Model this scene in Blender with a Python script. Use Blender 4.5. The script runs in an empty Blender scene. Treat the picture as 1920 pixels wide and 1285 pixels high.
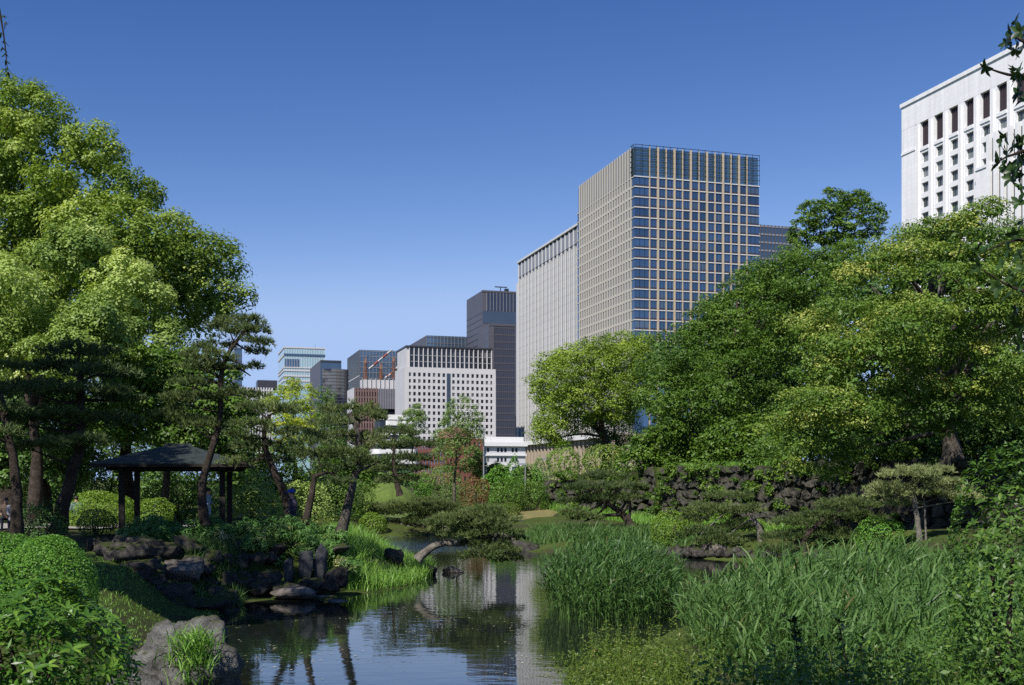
import bpy, math, random
import numpy as np
from mathutils import Vector, Matrix, noise as mnoise

# ------------------------------------------------------------------ camera, sky, sun, exposure
SC = bpy.context.scene
COL = SC.collection
F, HZ, CX, EYE = 2090.0, 900.0, 960.0, 3.2      # focal length, horizon row, centre column (photo pixels), eye height (m)
R = math.radians

cam_d = bpy.data.cameras.new('camera')
cam_d.sensor_width = 36.0
cam_d.lens = 36.0 * F / 1920.0
cam_d.shift_y = (HZ - 642.5) / 1920.0
cam_d.clip_start = 0.1
cam_d.clip_end = 6000.0
cam = bpy.data.objects.new('camera', cam_d)
cam.location = (0, 0, EYE)
cam.rotation_euler = (R(90), 0, 0)
COL.objects.link(cam)
SC.camera = cam

SUN_EL = R(46)
to_sun = Vector((-0.45 * math.cos(SUN_EL), -0.893 * math.cos(SUN_EL), math.sin(SUN_EL)))
world = bpy.data.worlds.new('World')
SC.world = world
world.use_nodes = True
wn = world.node_tree.nodes; wl = world.node_tree.links
wn.clear()
w_out = wn.new('ShaderNodeOutputWorld'); w_bg = wn.new('ShaderNodeBackground')
w_sky = wn.new('ShaderNodeTexSky')
w_sky.sky_type = 'NISHITA'; w_sky.sun_disc = False
w_sky.sun_elevation = SUN_EL
w_sky.sun_rotation = math.atan2(to_sun.x, to_sun.y)
w_sky.altitude = 0.0; w_sky.air_density = 0.7; w_sky.dust_density = 0.0; w_sky.ozone_density = 3.2
# deepen the clear blue like a clear-day film response: per-channel contrast on the whole dome, soft ceiling towards the horizon
w_sep = wn.new('ShaderNodeSeparateColor'); w_com = wn.new('ShaderNodeCombineColor')
wl.new(w_sky.outputs[0], w_sep.inputs[0])
for ch, (ceil_, pw, gain_) in enumerate([(2.35, 2.0, 0.946), (3.9, 1.49, 0.9625), (6.3, 1.08, 1.6)]):
    mn = wn.new('ShaderNodeMath'); mn.operation = 'SMOOTH_MIN'; mn.inputs[1].default_value = ceil_; mn.inputs[2].default_value = ceil_ * 0.2
    po = wn.new('ShaderNodeMath'); po.operation = 'POWER'; po.inputs[1].default_value = pw
    mu = wn.new('ShaderNodeMath'); mu.operation = 'MULTIPLY'; mu.inputs[1].default_value = gain_
    wl.new(w_sep.outputs[ch], mn.inputs[0]); wl.new(mn.outputs[0], po.inputs[0]); wl.new(po.outputs[0], mu.inputs[0]); wl.new(mu.outputs[0], w_com.inputs[ch])
wl.new(w_com.outputs[0], w_bg.inputs['Color'])
w_bg.inputs['Strength'].default_value = 0.060
wl.new(w_bg.outputs[0], w_out.inputs['Surface'])

sun_d = bpy.data.lights.new('sun', 'SUN')
sun_d.energy = 4.9; sun_d.angle = R(0.5); sun_d.color = (1.0, 0.955, 0.88)
sun = bpy.data.objects.new('sun', sun_d)
sun.rotation_euler = to_sun.to_track_quat('Z', 'Y').to_euler()
sun.location = (-60, -60, 80)
COL.objects.link(sun)

SC.view_settings.view_transform = 'Standard'
SC.view_settings.look = 'None'
SC.view_settings.exposure = 0.35
SC.view_settings.gamma = 1.0
SC.render.engine = 'CYCLES'
SC.cycles.max_bounces = 6
SC.cycles.diffuse_bounces = 3
SC.cycles.glossy_bounces = 3
SC.cycles.transmission_bounces = 3
SC.cycles.transparent_max_bounces = 4
SC.cycles.use_denoising = False
SC.cycles.sample_clamp_indirect = 4.0
SC.cycles.caustics_reflective = False
SC.cycles.caustics_refractive = False

# ------------------------------------------------------------------ helpers
def P(px, py, d):
    """world point seen at photo pixel (px, py) at distance d"""
    return np.array([(px - CX) / F * d, d, EYE - (py - HZ) / F * d])

def Wp(px, py, z=0.0):
    d = (EYE - z) * F / (py - HZ)
    return ((px - CX) / F * d, d)

def link(o, parent=None):
    COL.objects.link(o)
    if parent is not None:
        o.parent = parent
    return o

def tag(o, label, cat=None, group=None, kind=None):
    if label: o['label'] = label
    if cat: o['category'] = cat
    if group: o['group'] = group
    if kind: o['kind'] = kind
    return o

def thing(name, label, cat, loc=(0, 0, 0), rz=0.0, group=None):
    o = bpy.data.objects.new(name, None)
    o.empty_display_size = 0.3
    o.location = loc; o.rotation_euler = (0, 0, rz)
    link(o); tag(o, label, cat, group)
    return o

def mesh_np(name, verts, faces, mat, smooth=False, tint=None):
    """verts (N,3); faces (M,k) array of constant k"""
    verts = np.asarray(verts, dtype=np.float32); faces = np.asarray(faces, dtype=np.int32)
    me = bpy.data.meshes.new(name)
    n, k = faces.shape
    me.vertices.add(len(verts)); me.vertices.foreach_set('co', verts.ravel())
    me.loops.add(n * k); me.loops.foreach_set('vertex_index', faces.ravel())
    me.polygons.add(n)
    me.polygons.foreach_set('loop_start', np.arange(0, n * k, k, dtype=np.int32))
    me.polygons.foreach_set('loop_total', np.full(n, k, dtype=np.int32))
    if smooth:
        me.polygons.foreach_set('use_smooth', np.ones(n, dtype=bool))
    if tint is not None:
        at = me.attributes.new('tint', 'FLOAT', 'POINT')
        at.data.foreach_set('value', np.asarray(tint, dtype=np.float32))
    me.update(calc_edges=True)
    if mat: me.materials.append(mat)
    return me

def obj_np(name, verts, faces, mat, parent=None, smooth=False, tint=None):
    off = np.array(parent.location) if parent is not None else np.zeros(3)
    me = mesh_np(name, np.asarray(verts) - off, faces, mat, smooth, tint)
    o = bpy.data.objects.new(name, me)
    return link(o, parent)

def mesh_py(name, verts, faces, mat, smooth=False):
    me = bpy.data.meshes.new(name)
    me.from_pydata([tuple(v) for v in verts], [], faces)
    if smooth:
        for p in me.polygons: p.use_smooth = True
    me.update()
    if mat: me.materials.append(mat)
    return me

BOXF = [(0, 3, 2, 1), (4, 5, 6, 7), (0, 1, 5, 4), (1, 2, 6, 5), (2, 3, 7, 6), (3, 0, 4, 7)]
_boxes = {}
def box_mesh(sx, sy, sz, mat):
    key = (round(sx, 3), round(sy, 3), round(sz, 3), mat.name)
    if key not in _boxes:
        x, y, z = sx / 2, sy / 2, sz / 2
        v = [(-x, -y, -z), (x, -y, -z), (x, y, -z), (-x, y, -z), (-x, -y, z), (x, -y, z), (x, y, z), (-x, y, z)]
        _boxes[key] = mesh_py('block', v, BOXF, mat)
    return _boxes[key]

def box(name, x0, x1, y0, y1, z0, z1, mat, parent=None):
    o = bpy.data.objects.new(name, box_mesh(x1 - x0, y1 - y0, z1 - z0, mat))
    o.location = ((x0 + x1) / 2, (y0 + y1) / 2, (z0 + z1) / 2)
    return link(o, parent)

def under(child, part):
    """make child a sub-part of part (both unrotated children of one thing)"""
    child.location = child.location - part.location
    child.parent = part
    return child

def boxes_joined(name, L, mat, parent=None):
    v = []; f = []
    for (x0, x1, y0, y1, z0, z1) in L:
        b = len(v)
        v += [(x0, y0, z0), (x1, y0, z0), (x1, y1, z0), (x0, y1, z0), (x0, y0, z1), (x1, y0, z1), (x1, y1, z1), (x0, y1, z1)]
        f += [tuple(b + i for i in q) for q in BOXF]
    o = bpy.data.objects.new(name, mesh_py(name, v, f, mat))
    return link(o, parent)

def tube_geo(pts, rad, seg=8, wob=0.0, rng=None):
    """tapered tube along pts; returns verts, quads"""
    pts = np.asarray(pts, float); n = len(pts)
    V = []; Q = []
    for i in range(n):
        t = pts[min(i + 1, n - 1)] - pts[max(i - 1, 0)]
        t = t / (np.linalg.norm(t) + 1e-9)
        a = np.cross(t, [0.31, 0.92, 0.21]); a /= np.linalg.norm(a) + 1e-9
        b = np.cross(t, a)
        for k in range(seg):
            th = 2 * math.pi * k / seg
            r = rad[i] * (1 + (wob * math.sin(th * 3 + i * 1.7) if wob else 0))
            V.append(pts[i] + r * (math.cos(th) * a + math.sin(th) * b))
    for i in range(n - 1):
        for k in range(seg):
            Q.append((i * seg + k, i * seg + (k + 1) % seg, (i + 1) * seg + (k + 1) % seg, (i + 1) * seg + k))
    return np.array(V), np.array(Q)

def smooth_path(pts, n=12):
    pts = [np.asarray(p, float) for p in pts]
    if len(pts) < 3:
        return np.array([pts[0] * (1 - t) + pts[-1] * t for t in np.linspace(0, 1, n)])
    out = []
    m = len(pts)
    for s in np.linspace(0, m - 1 - 1e-6, n):
        i = int(s); t = s - i
        p0 = pts[max(i - 1, 0)]; p1 = pts[i]; p2 = pts[i + 1]; p3 = pts[min(i + 2, m - 1)]
        out.append(0.5 * ((2 * p1) + (-p0 + p2) * t + (2 * p0 - 5 * p1 + 4 * p2 - p3) * t * t + (-p0 + 3 * p1 - 3 * p2 + p3) * t ** 3))
    return np.array(out)

def tube(name, pts, r0, r1, mat, parent=None, seg=8, n=12, power=1.0, wob=0.08, flare=0.0):
    p = smooth_path(pts, n)
    t = np.linspace(0, 1, n)
    r = r0 + (r1 - r0) * t ** power
    if flare: r = r * (1 + flare * np.exp(-t * 9))
    V, Q = tube_geo(p, r, seg, wob)
    return obj_np(name, V, Q, mat, parent, smooth=True)

def unit(a):
    return a / (np.linalg.norm(a, axis=-1, keepdims=True) + 1e-9)

def sphere_dirs(rng, n):
    return unit(rng.normal(size=(n, 3)))

# ------------------------------------------------------------------ materials
def mat_new(name):
    m = bpy.data.materials.new(name); m.use_nodes = True
    nt = m.node_tree; nt.nodes.clear()
    out = nt.nodes.new('ShaderNodeOutputMaterial')
    return m, nt, out

def ramp(nt, src, stops):
    r = nt.nodes.new('ShaderNodeValToRGB')
    e = r.color_ramp.elements
    while len(e) < len(stops): e.new(0.5)
    for i, (p, c) in enumerate(stops):
        e[i].position = p; e[i].color = (*c, 1)
    if src is not None: nt.links.new(src, r.inputs[0])
    return r

def noise_node(nt, scale, detail=4, rough=0.55, coord='Object', vec_scale=None):
    tc = nt.nodes.new('ShaderNodeTexCoord')
    n = nt.nodes.new('ShaderNodeTexNoise')
    n.inputs['Scale'].default_value = scale; n.inputs['Detail'].default_value = detail; n.inputs['Roughness'].default_value = rough
    if vec_scale:
        mp = nt.nodes.new('ShaderNodeMapping'); mp.inputs['Scale'].default_value = vec_scale
        nt.links.new(tc.outputs[coord], mp.inputs[0]); nt.links.new(mp.outputs[0], n.inputs['Vector'])
    else:
        nt.links.new(tc.outputs[coord], n.inputs['Vector'])
    return n

def mat_plain(name, col, rough=0.6, metal=0.0, spec=0.4, var=0.12, scale=0.6, bump=0.0, bscale=20.0, coord='Object'):
    m, nt, out = mat_new(name)
    b = nt.nodes.new('ShaderNodeBsdfPrincipled')
    b.inputs['Roughness'].default_value = rough; b.inputs['Metallic'].default_value = metal
    b.inputs['Specular IOR Level'].default_value = spec
    n = noise_node(nt, scale, 5, 0.6, coord)
    lo = tuple(c * (1 - var) for c in col); hi = tuple(min(1, c * (1 + var)) for c in col)
    r = ramp(nt, n.outputs[0], [(0.3, lo), (0.7, hi)])
    nt.links.new(r.outputs[0], b.inputs['Base Color'])
    if bump:
        n2 = noise_node(nt, bscale, 6, 0.65, coord)
        bp = nt.nodes.new('ShaderNodeBump'); bp.inputs['Strength'].default_value = bump; bp.inputs['Distance'].default_value = 0.05
        nt.links.new(n2.outputs[0], bp.inputs['Height']); nt.links.new(bp.outputs[0], b.inputs['Normal'])
    nt.links.new(b.outputs[0], out.inputs[0])
    return m

def mat_leaf(name, stops, transl=0.3, rough=0.5, spec=0.35, tcol=None, gain=2.3):
    stops = [(p, tuple(min(0.6, c * gain) for c in col)) for p, col in stops]
    m, nt, out = mat_new(name)
    a = nt.nodes.new('ShaderNodeAttribute'); a.attribute_name = 'tint'
    r = ramp(nt, a.outputs['Fac'], stops)
    b = nt.nodes.new('ShaderNodeBsdfPrincipled')
    b.inputs['Roughness'].default_value = rough; b.inputs['Specular IOR Level'].default_value = spec
    nt.links.new(r.outputs[0], b.inputs['Base Color'])
    t = nt.nodes.new('ShaderNodeBsdfTranslucent')
    mx = nt.nodes.new('ShaderNodeMix'); mx.data_type = 'RGBA'; mx.blend_type = 'MULTIPLY'
    mx.inputs['Factor'].default_value = 1.0
    mx.inputs['B'].default_value = (*(tcol or (1.25, 1.3, 0.5)), 1)
    nt.links.new(r.outputs[0], mx.inputs['A']); nt.links.new(mx.outputs['Result'], t.inputs['Color'])
    ms = nt.nodes.new('ShaderNodeMixShader'); ms.inputs[0].default_value = transl
    nt.links.new(b.outputs[0], ms.inputs[1]); nt.links.new(t.outputs[0], ms.inputs[2])
    nt.links.new(ms.outputs[0], out.inputs[0])
    return m

def mat_leaf_obj(name, stops, transl=0.3, rough=0.45, spec=0.35):
    stops = [(p, tuple(c * 1.2 for c in col)) for p, col in stops]
    """leaf objects: tint from the object's random number, with a paler midrib grain"""
    m, nt, out = mat_new(name)
    a = nt.nodes.new('ShaderNodeObjectInfo')
    r = ramp(nt, a.outputs['Random'], stops)
    b = nt.nodes.new('ShaderNodeBsdfPrincipled')
    b.inputs['Roughness'].default_value = rough; b.inputs['Specular IOR Level'].default_value = spec
    nt.links.new(r.outputs[0], b.inputs['Base Color'])
    t = nt.nodes.new('ShaderNodeBsdfTranslucent'); nt.links.new(r.outputs[0], t.inputs['Color'])
    ms = nt.nodes.new('ShaderNodeMixShader'); ms.inputs[0].default_value = transl
    nt.links.new(b.outputs[0], ms.inputs[1]); nt.links.new(t.outputs[0], ms.inputs[2])
    nt.links.new(ms.outputs[0], out.inputs[0])
    return m

def mat_rock(name, c0, c1, c2, scale=2.5, moss=None):
    m, nt, out = mat_new(name)
    b = nt.nodes.new('ShaderNodeBsdfPrincipled'); b.inputs['Roughness'].default_value = 0.9; b.inputs['Specular IOR Level'].default_value = 0.2
    n = noise_node(nt, scale, 8, 0.7)
    r = ramp(nt, n.outputs[0], [(0.32, c0), (0.5, c1), (0.68, c2)])
    col = r.outputs[0]
    if moss:
        geo = nt.nodes.new('ShaderNodeNewGeometry'); sp = nt.nodes.new('ShaderNodeSeparateXYZ'); nt.links.new(geo.outputs['Normal'], sp.inputs[0])
        n3 = noise_node(nt, scale * 0.6, 5, 0.6)
        ad = nt.nodes.new('ShaderNodeMath'); ad.operation = 'MULTIPLY'
        nt.links.new(sp.outputs['Z'], ad.inputs[0]); nt.links.new(n3.outputs[0], ad.inputs[1])
        rr = ramp(nt, ad.outputs[0], [(0.34, (0, 0, 0)), (0.46, (1, 1, 1))])
        mx = nt.nodes.new('ShaderNodeMix'); mx.data_type = 'RGBA'
        nt.links.new(rr.outputs[0], mx.inputs['Factor']); nt.links.new(col, mx.inputs['A']); mx.inputs['B'].default_value = (*moss, 1)
        col = mx.outputs['Result']
    nt.links.new(col, b.inputs['Base Color'])
    n2 = noise_node(nt, scale * 5, 8, 0.75)
    bp = nt.nodes.new('ShaderNodeBump'); bp.inputs['Strength'].default_value = 1.0; bp.inputs['Distance'].default_value = 0.09
    nt.links.new(n2.outputs[0], bp.inputs['Height']); nt.links.new(bp.outputs[0], b.inputs['Normal'])
    nt.links.new(b.outputs[0], out.inputs[0])
    return m

def mat_glass(name, col, rough=0.06, spec=0.9, var=0.25, scale=0.08, metal=0.0, blind=None):
    m, nt, out = mat_new(name)
    b = nt.nodes.new('ShaderNodeBsdfPrincipled')
    b.inputs['Roughness'].default_value = rough; b.inputs['Specular IOR Level'].default_value = spec; b.inputs['IOR'].default_value = 1.6; b.inputs['Metallic'].default_value = metal
    oi = nt.nodes.new('ShaderNodeObjectInfo')
    lo = tuple(c * (1 - var) for c in col); hi = tuple(c * (1 + var) for c in col)
    n = noise_node(nt, scale, 3, 0.5)
    mx = nt.nodes.new('ShaderNodeMath'); mx.operation = 'MULTIPLY_ADD'; mx.inputs[1].default_value = 0.5
    ml = nt.nodes.new('ShaderNodeMath'); ml.operation = 'MULTIPLY'; ml.inputs[1].default_value = 0.5
    nt.links.new(n.outputs[0], ml.inputs[0])
    nt.links.new(oi.outputs['Random'], mx.inputs[0]); nt.links.new(ml.outputs[0], mx.inputs[2])
    r = ramp(nt, mx.outputs[0], [(0.2, lo), (0.8, hi)])
    if blind:                                        # some rooms have their blinds drawn
        r = ramp(nt, mx.outputs[0], [(0.15, lo), (0.66, hi), (0.69, blind)])
    nt.links.new(r.outputs[0], b.inputs['Base Color'])
    nt.links.new(b.outputs[0], out.inputs[0])
    return m

M = {}
CAM3 = [(0.0, (0.036, 0.068, 0.009)), (0.5, (0.100, 0.148, 0.020)), (1.0, (0.20, 0.24, 0.055))]
M['camphor'] = mat_leaf('camphor_leaf', CAM3, 0.30, gain=1.95)
M['camphor_pale'] = mat_leaf('pale_leaf', [(0.0, (0.055, 0.095, 0.02)), (0.5, (0.145, 0.20, 0.045)), (1.0, (0.26, 0.30, 0.095))], 0.30, gain=1.95)
M['camphor_bright'] = mat_leaf('bright_leaf', [(0.0, (0.06, 0.085, 0.008)), (0.5, (0.15, 0.19, 0.018)), (1.0, (0.26, 0.29, 0.03))], 0.34)
M['camphor_mid'] = mat_leaf('mid_leaf', [(0.0, (0.038, 0.07, 0.008)), (0.5, (0.112, 0.165, 0.018)), (1.0, (0.22, 0.27, 0.045))], 0.28, gain=1.8)
M['green'] = mat_leaf('green_leaf', [(0.0, (0.020, 0.048, 0.005)), (0.5, (0.052, 0.100, 0.011)), (1.0, (0.10, 0.16, 0.022))], 0.26, gain=1.6)
M['olive'] = mat_leaf('olive_leaf', [(0.0, (0.026, 0.056, 0.008)), (0.5, (0.068, 0.118, 0.016)), (0.72, (0.135, 0.17, 0.03)), (0.9, (0.27, 0.27, 0.07))], 0.28, gain=1.85)
M['deep'] = mat_leaf('deep_leaf', [(0.0, (0.014, 0.034, 0.008)), (0.5, (0.035, 0.07, 0.014)), (1.0, (0.07, 0.12, 0.025))], 0.25)
M['young'] = mat_leaf('young_leaf', [(0.0, (0.045, 0.085, 0.02)), (0.5, (0.10, 0.155, 0.04)), (1.0, (0.19, 0.24, 0.085))], 0.34, gain=1.7)
M['lime'] = mat_leaf('lime_leaf', [(0.0, (0.05, 0.10, 0.008)), (0.5, (0.105, 0.175, 0.018)), (1.0, (0.17, 0.25, 0.035))], 0.3, gain=1.5)
M['hedge'] = mat_leaf('hedge_leaf', [(0.0, (0.025, 0.07, 0.008)), (0.5, (0.06, 0.14, 0.016)), (1.0, (0.11, 0.21, 0.03))], 0.26, gain=1.8)
M['herb'] = mat_leaf('herb_leaf', [(0.0, (0.03, 0.06, 0.008)), (0.5, (0.072, 0.115, 0.016)), (0.9, (0.12, 0.16, 0.025)), (1.0, (0.2, 0.17, 0.05))], 0.3, gain=1.45)
M['maple'] = mat_leaf('maple_leaf', [(0.0, (0.035, 0.022, 0.010)), (0.5, (0.075, 0.045, 0.016)), (1.0, (0.12, 0.08, 0.025))], 0.3, tcol=(1.2, 0.9, 0.5))
M['sasa'] = mat_leaf('bamboo_grass_leaf', [(0.0, (0.02, 0.05, 0.012)), (0.6, (0.05, 0.105, 0.022)), (0.9, (0.09, 0.12, 0.04)), (1.0, (0.22, 0.19, 0.09))], 0.25)
M['needle'] = mat_leaf('pine_needle', [(0.0, (0.018, 0.033, 0.010)), (0.5, (0.052, 0.076, 0.021)), (1.0, (0.115, 0.138, 0.05))], 0.15, spec=0.3, tcol=(1.1, 1.1, 0.6), gain=1.75)
M['needle_dark'] = mat_leaf('dark_pine_needle', [(0.0, (0.014, 0.026, 0.008)), (0.5, (0.036, 0.053, 0.016)), (1.0, (0.078, 0.098, 0.034))], 0.15, spec=0.3, tcol=(1.1, 1.1, 0.6))
M['needle_pale'] = mat_leaf('pale_pine_needle', [(0.0, (0.045, 0.06, 0.022)), (0.5, (0.11, 0.13, 0.05)), (1.0, (0.20, 0.21, 0.095))], 0.15, spec=0.3, tcol=(1.1, 1.1, 0.6))
M['reed'] = mat_leaf('reed_leaf', [(0.0, (0.02, 0.05, 0.012)), (0.5, (0.054, 0.112, 0.024)), (0.93, (0.115, 0.18, 0.055)), (1.0, (0.14, 0.13, 0.05))], 0.25, rough=0.5, spec=0.35, tcol=(1.1, 1.25, 0.6), gain=1.4)
M['blade'] = mat_leaf('grass_blade', [(0.0, (0.03, 0.07, 0.012)), (0.5, (0.07, 0.14, 0.022)), (1.0, (0.14, 0.22, 0.04))], 0.3, rough=0.45, spec=0.4)
M['azalea'] = mat_leaf('azalea_leaf', [(0.0, (0.02, 0.06, 0.008)), (0.5, (0.055, 0.13, 0.014)), (1.0, (0.12, 0.22, 0.025))], 0.22, rough=0.4, gain=1.2)
M['azalea_obj'] = mat_leaf_obj('azalea_large_leaf', [(0.0, (0.03, 0.08, 0.011)), (0.5, (0.07, 0.15, 0.018)), (1.0, (0.15, 0.25, 0.035))], 0.25)
M['gloss_obj'] = mat_leaf_obj('glossy_large_leaf', [(0.0, (0.025, 0.06, 0.010)), (0.5, (0.05, 0.11, 0.015)), (1.0, (0.12, 0.19, 0.03))], 0.3, rough=0.45, spec=0.35)
M['gloss'] = mat_leaf('glossy_leaf', [(0.0, (0.022, 0.05, 0.010)), (0.5, (0.05, 0.105, 0.015)), (1.0, (0.11, 0.175, 0.03))], 0.28, rough=0.45, spec=0.35, gain=1.5)
M['shade_obj'] = mat_leaf_obj('dark_large_leaf', [(0.0, (0.012, 0.028, 0.007)), (0.5, (0.02, 0.045, 0.01)), (1.0, (0.035, 0.07, 0.014))], 0.12, rough=0.4, spec=0.4)  # leaf colour made dark so the near twigs look backlit and shaded
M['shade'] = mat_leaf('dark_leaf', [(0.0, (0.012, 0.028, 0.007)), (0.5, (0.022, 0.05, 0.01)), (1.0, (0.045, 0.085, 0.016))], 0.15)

M['drift'] = mat_leaf('drifting_leaf', [(0.0, (0.06, 0.07, 0.02)), (0.6, (0.14, 0.13, 0.07)), (1.0, (0.22, 0.21, 0.17))], 0.1)
M['bark'] = mat_rock('bark', (0.025, 0.018, 0.014), (0.06, 0.045, 0.035), (0.11, 0.088, 0.07), 5.0)
M['bark_grey'] = mat_rock('grey_bark', (0.05, 0.042, 0.036), (0.11, 0.095, 0.08), (0.19, 0.17, 0.15), 4.0)
M['bark_pale'] = mat_rock('pale_bark', (0.10, 0.09, 0.075), (0.20, 0.18, 0.15), (0.30, 0.27, 0.23), 4.0)
M['rock'] = mat_rock('rock', (0.07, 0.058, 0.05), (0.16, 0.14, 0.12), (0.29, 0.26, 0.225), 2.2)
M['rock_pale'] = mat_rock('pale_rock', (0.06, 0.056, 0.05), (0.17, 0.162, 0.148), (0.33, 0.32, 0.30), 4.0, moss=(0.10, 0.11, 0.05))
M['rock_moss'] = mat_rock('mossy_rock', (0.03, 0.027, 0.024), (0.078, 0.07, 0.062), (0.155, 0.142, 0.125), 2.0, moss=(0.06, 0.075, 0.02))
M['rock_blue'] = mat_rock('slate_rock', (0.035, 0.037, 0.04), (0.07, 0.072, 0.076), (0.12, 0.12, 0.12), 1.6)
M['wall_stone'] = mat_rock('wall_stone', (0.025, 0.023, 0.018), (0.06, 0.056, 0.045), (0.125, 0.118, 0.098), 1.2, moss=(0.05, 0.07, 0.02))
M['wall_core'] = mat_rock('wall_joint', (0.018, 0.017, 0.013), (0.035, 0.033, 0.026), (0.06, 0.058, 0.04), 1.5)

# ground: grass with bare soil patches
def mat_ground():
    m, nt, out = mat_new('ground')
    b = nt.nodes.new('ShaderNodeBsdfPrincipled'); b.inputs['Roughness'].default_value = 0.95; b.inputs['Specular IOR Level'].default_value = 0.1
    n1 = noise_node(nt, 0.25, 6, 0.6); n2 = noise_node(nt, 6.0, 6, 0.7)
    r1 = ramp(nt, n1.outputs[0], [(0.35, (0.055, 0.045, 0.028)), (0.5, (0.06, 0.085, 0.02)), (0.7, (0.095, 0.125, 0.03))])
    r2 = ramp(nt, n2.outputs[0], [(0.25, (0.55, 0.55, 0.55)), (0.75, (1.3, 1.3, 1.3))])
    mx = nt.nodes.new('ShaderNodeMix'); mx.data_type = 'RGBA'; mx.blend_type = 'MULTIPLY'; mx.inputs['Factor'].default_value = 1
    nt.links.new(r1.outputs[0], mx.inputs['A']); nt.links.new(r2.outputs[0], mx.inputs['B'])
    nt.links.new(mx.outputs['Result'], b.inputs['Base Color'])
    bp = nt.nodes.new('ShaderNodeBump'); bp.inputs['Strength'].default_value = 0.7; bp.inputs['Distance'].default_value = 0.08
    nt.links.new(n2.outputs[0], bp.inputs['Height']); nt.links.new(bp.outputs[0], b.inputs['Normal'])
    nt.links.new(b.outputs[0], out.inputs[0])
    return m
M['ground'] = mat_ground()

def mat_water():
    m, nt, out = mat_new('water')
    b = nt.nodes.new('ShaderNodeBsdfPrincipled')
    b.inputs['Base Color'].default_value = (0.012, 0.016, 0.012, 1)
    b.inputs['Roughness'].default_value = 0.02; b.inputs['IOR'].default_value = 1.75; b.inputs['Specular IOR Level'].default_value = 0.85
    # gentle wind ripples, broken into calm and ruffled patches
    n1 = noise_node(nt, 1.6, 3, 0.5, 'Object', (0.8, 1.6, 1))
    n2 = noise_node(nt, 7.0, 2, 0.5, 'Object', (0.7, 1.5, 1))
    n3 = noise_node(nt, 0.16, 3, 0.5, 'Object', (1, 1.4, 1))
    r3 = ramp(nt, n3.outputs[0], [(0.42, (0.08, 0.08, 0.08)), (0.62, (1, 1, 1))])
    m2 = nt.nodes.new('ShaderNodeMath'); m2.operation = 'MULTIPLY'
    nt.links.new(n2.outputs[0], m2.inputs[0]); nt.links.new(r3.outputs[0], m2.inputs[1])
    tcw = nt.nodes.new('ShaderNodeTexCoord'); spw = nt.nodes.new('ShaderNodeSeparateXYZ'); nt.links.new(tcw.outputs['Object'], spw.inputs[0])
    mr = nt.nodes.new('ShaderNodeMapRange'); mr.inputs[1].default_value = 47.0; mr.inputs[2].default_value = 52.0; mr.inputs[3].default_value = 0.0; mr.inputs[4].default_value = 20.0
    nt.links.new(spw.outputs['Y'], mr.inputs[0])          # a breeze ruffles the open far end of the pond
    adw = nt.nodes.new('ShaderNodeMath'); adw.operation = 'ADD'; nt.links.new(r3.outputs[0], adw.inputs[0]); nt.links.new(mr.outputs[0], adw.inputs[1])
    nt.links.new(adw.outputs[0], m2.inputs[1])
    sc = nt.nodes.new('ShaderNodeMath'); sc.operation = 'MULTIPLY'; sc.inputs[1].default_value = 0.30
    nt.links.new(m2.outputs[0], sc.inputs[0])
    ad = nt.nodes.new('ShaderNodeMath'); ad.operation = 'ADD'
    nt.links.new(n1.outputs[0], ad.inputs[0]); nt.links.new(sc.outputs[0], ad.inputs[1])
    bp = nt.nodes.new('ShaderNodeBump'); bp.inputs['Strength'].default_value = 0.22; bp.inputs['Distance'].default_value = 0.016
    nt.links.new(ad.outputs[0], bp.inputs['Height']); nt.links.new(bp.outputs[0], b.inputs['Normal'])
    nt.links.new(b.outputs[0], out.inputs[0])
    return m
M['water'] = mat_water()

M['white_wall'] = mat_plain('white_wall', (0.66, 0.65, 0.64), 0.7, var=0.04, scale=0.1)
def mat_clad(name, col, bw, bh, streak=0.06):
    m, nt, out = mat_new(name)
    b = nt.nodes.new('ShaderNodeBsdfPrincipled'); b.inputs['Roughness'].default_value = 0.65; b.inputs['Specular IOR Level'].default_value = 0.3
    tc = nt.nodes.new('ShaderNodeTexCoord'); sp = nt.nodes.new('ShaderNodeSeparateXYZ'); cb = nt.nodes.new('ShaderNodeCombineXYZ')
    nt.links.new(tc.outputs['Object'], sp.inputs[0])
    ad = nt.nodes.new('ShaderNodeMath'); ad.operation = 'ADD'
    nt.links.new(sp.outputs['X'], ad.inputs[0]); nt.links.new(sp.outputs['Y'], ad.inputs[1])
    nt.links.new(ad.outputs[0], cb.inputs['X']); nt.links.new(sp.outputs['Z'], cb.inputs['Y'])
    br = nt.nodes.new('ShaderNodeTexBrick'); br.offset = 0.0
    br.inputs['Scale'].default_value = 1.0; br.inputs['Brick Width'].default_value = bw; br.inputs['Row Height'].default_value = bh
    br.inputs['Mortar Size'].default_value = 0.035; br.inputs['Mortar Smooth'].default_value = 0.3
    br.inputs['Color1'].default_value = (*col, 1); br.inputs['Color2'].default_value = (*[c * 0.95 for c in col], 1); br.inputs['Mortar'].default_value = (*[c * 0.86 for c in col], 1)
    nt.links.new(cb.outputs[0], br.inputs['Vector'])
    n = noise_node(nt, 1.0, 4, 0.6, 'Object', (0.9, 0.9, 0.06))
    r = ramp(nt, n.outputs[0], [(0.3, (1 - streak * 2,) * 3), (0.65, (1, 1, 1))])
    mx = nt.nodes.new('ShaderNodeMix'); mx.data_type = 'RGBA'; mx.blend_type = 'MULTIPLY'; mx.inputs['Factor'].default_value = 1
    nt.links.new(br.outputs['Color'], mx.inputs['A']); nt.links.new(r.outputs[0], mx.inputs['B']); nt.links.new(mx.outputs['Result'], b.inputs['Base Color'])
    nt.links.new(b.outputs[0], out.inputs[0]); return m
M['white_clad'] = mat_clad('white_cladding', (0.80, 0.795, 0.805), 1.5, 1.05)
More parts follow.
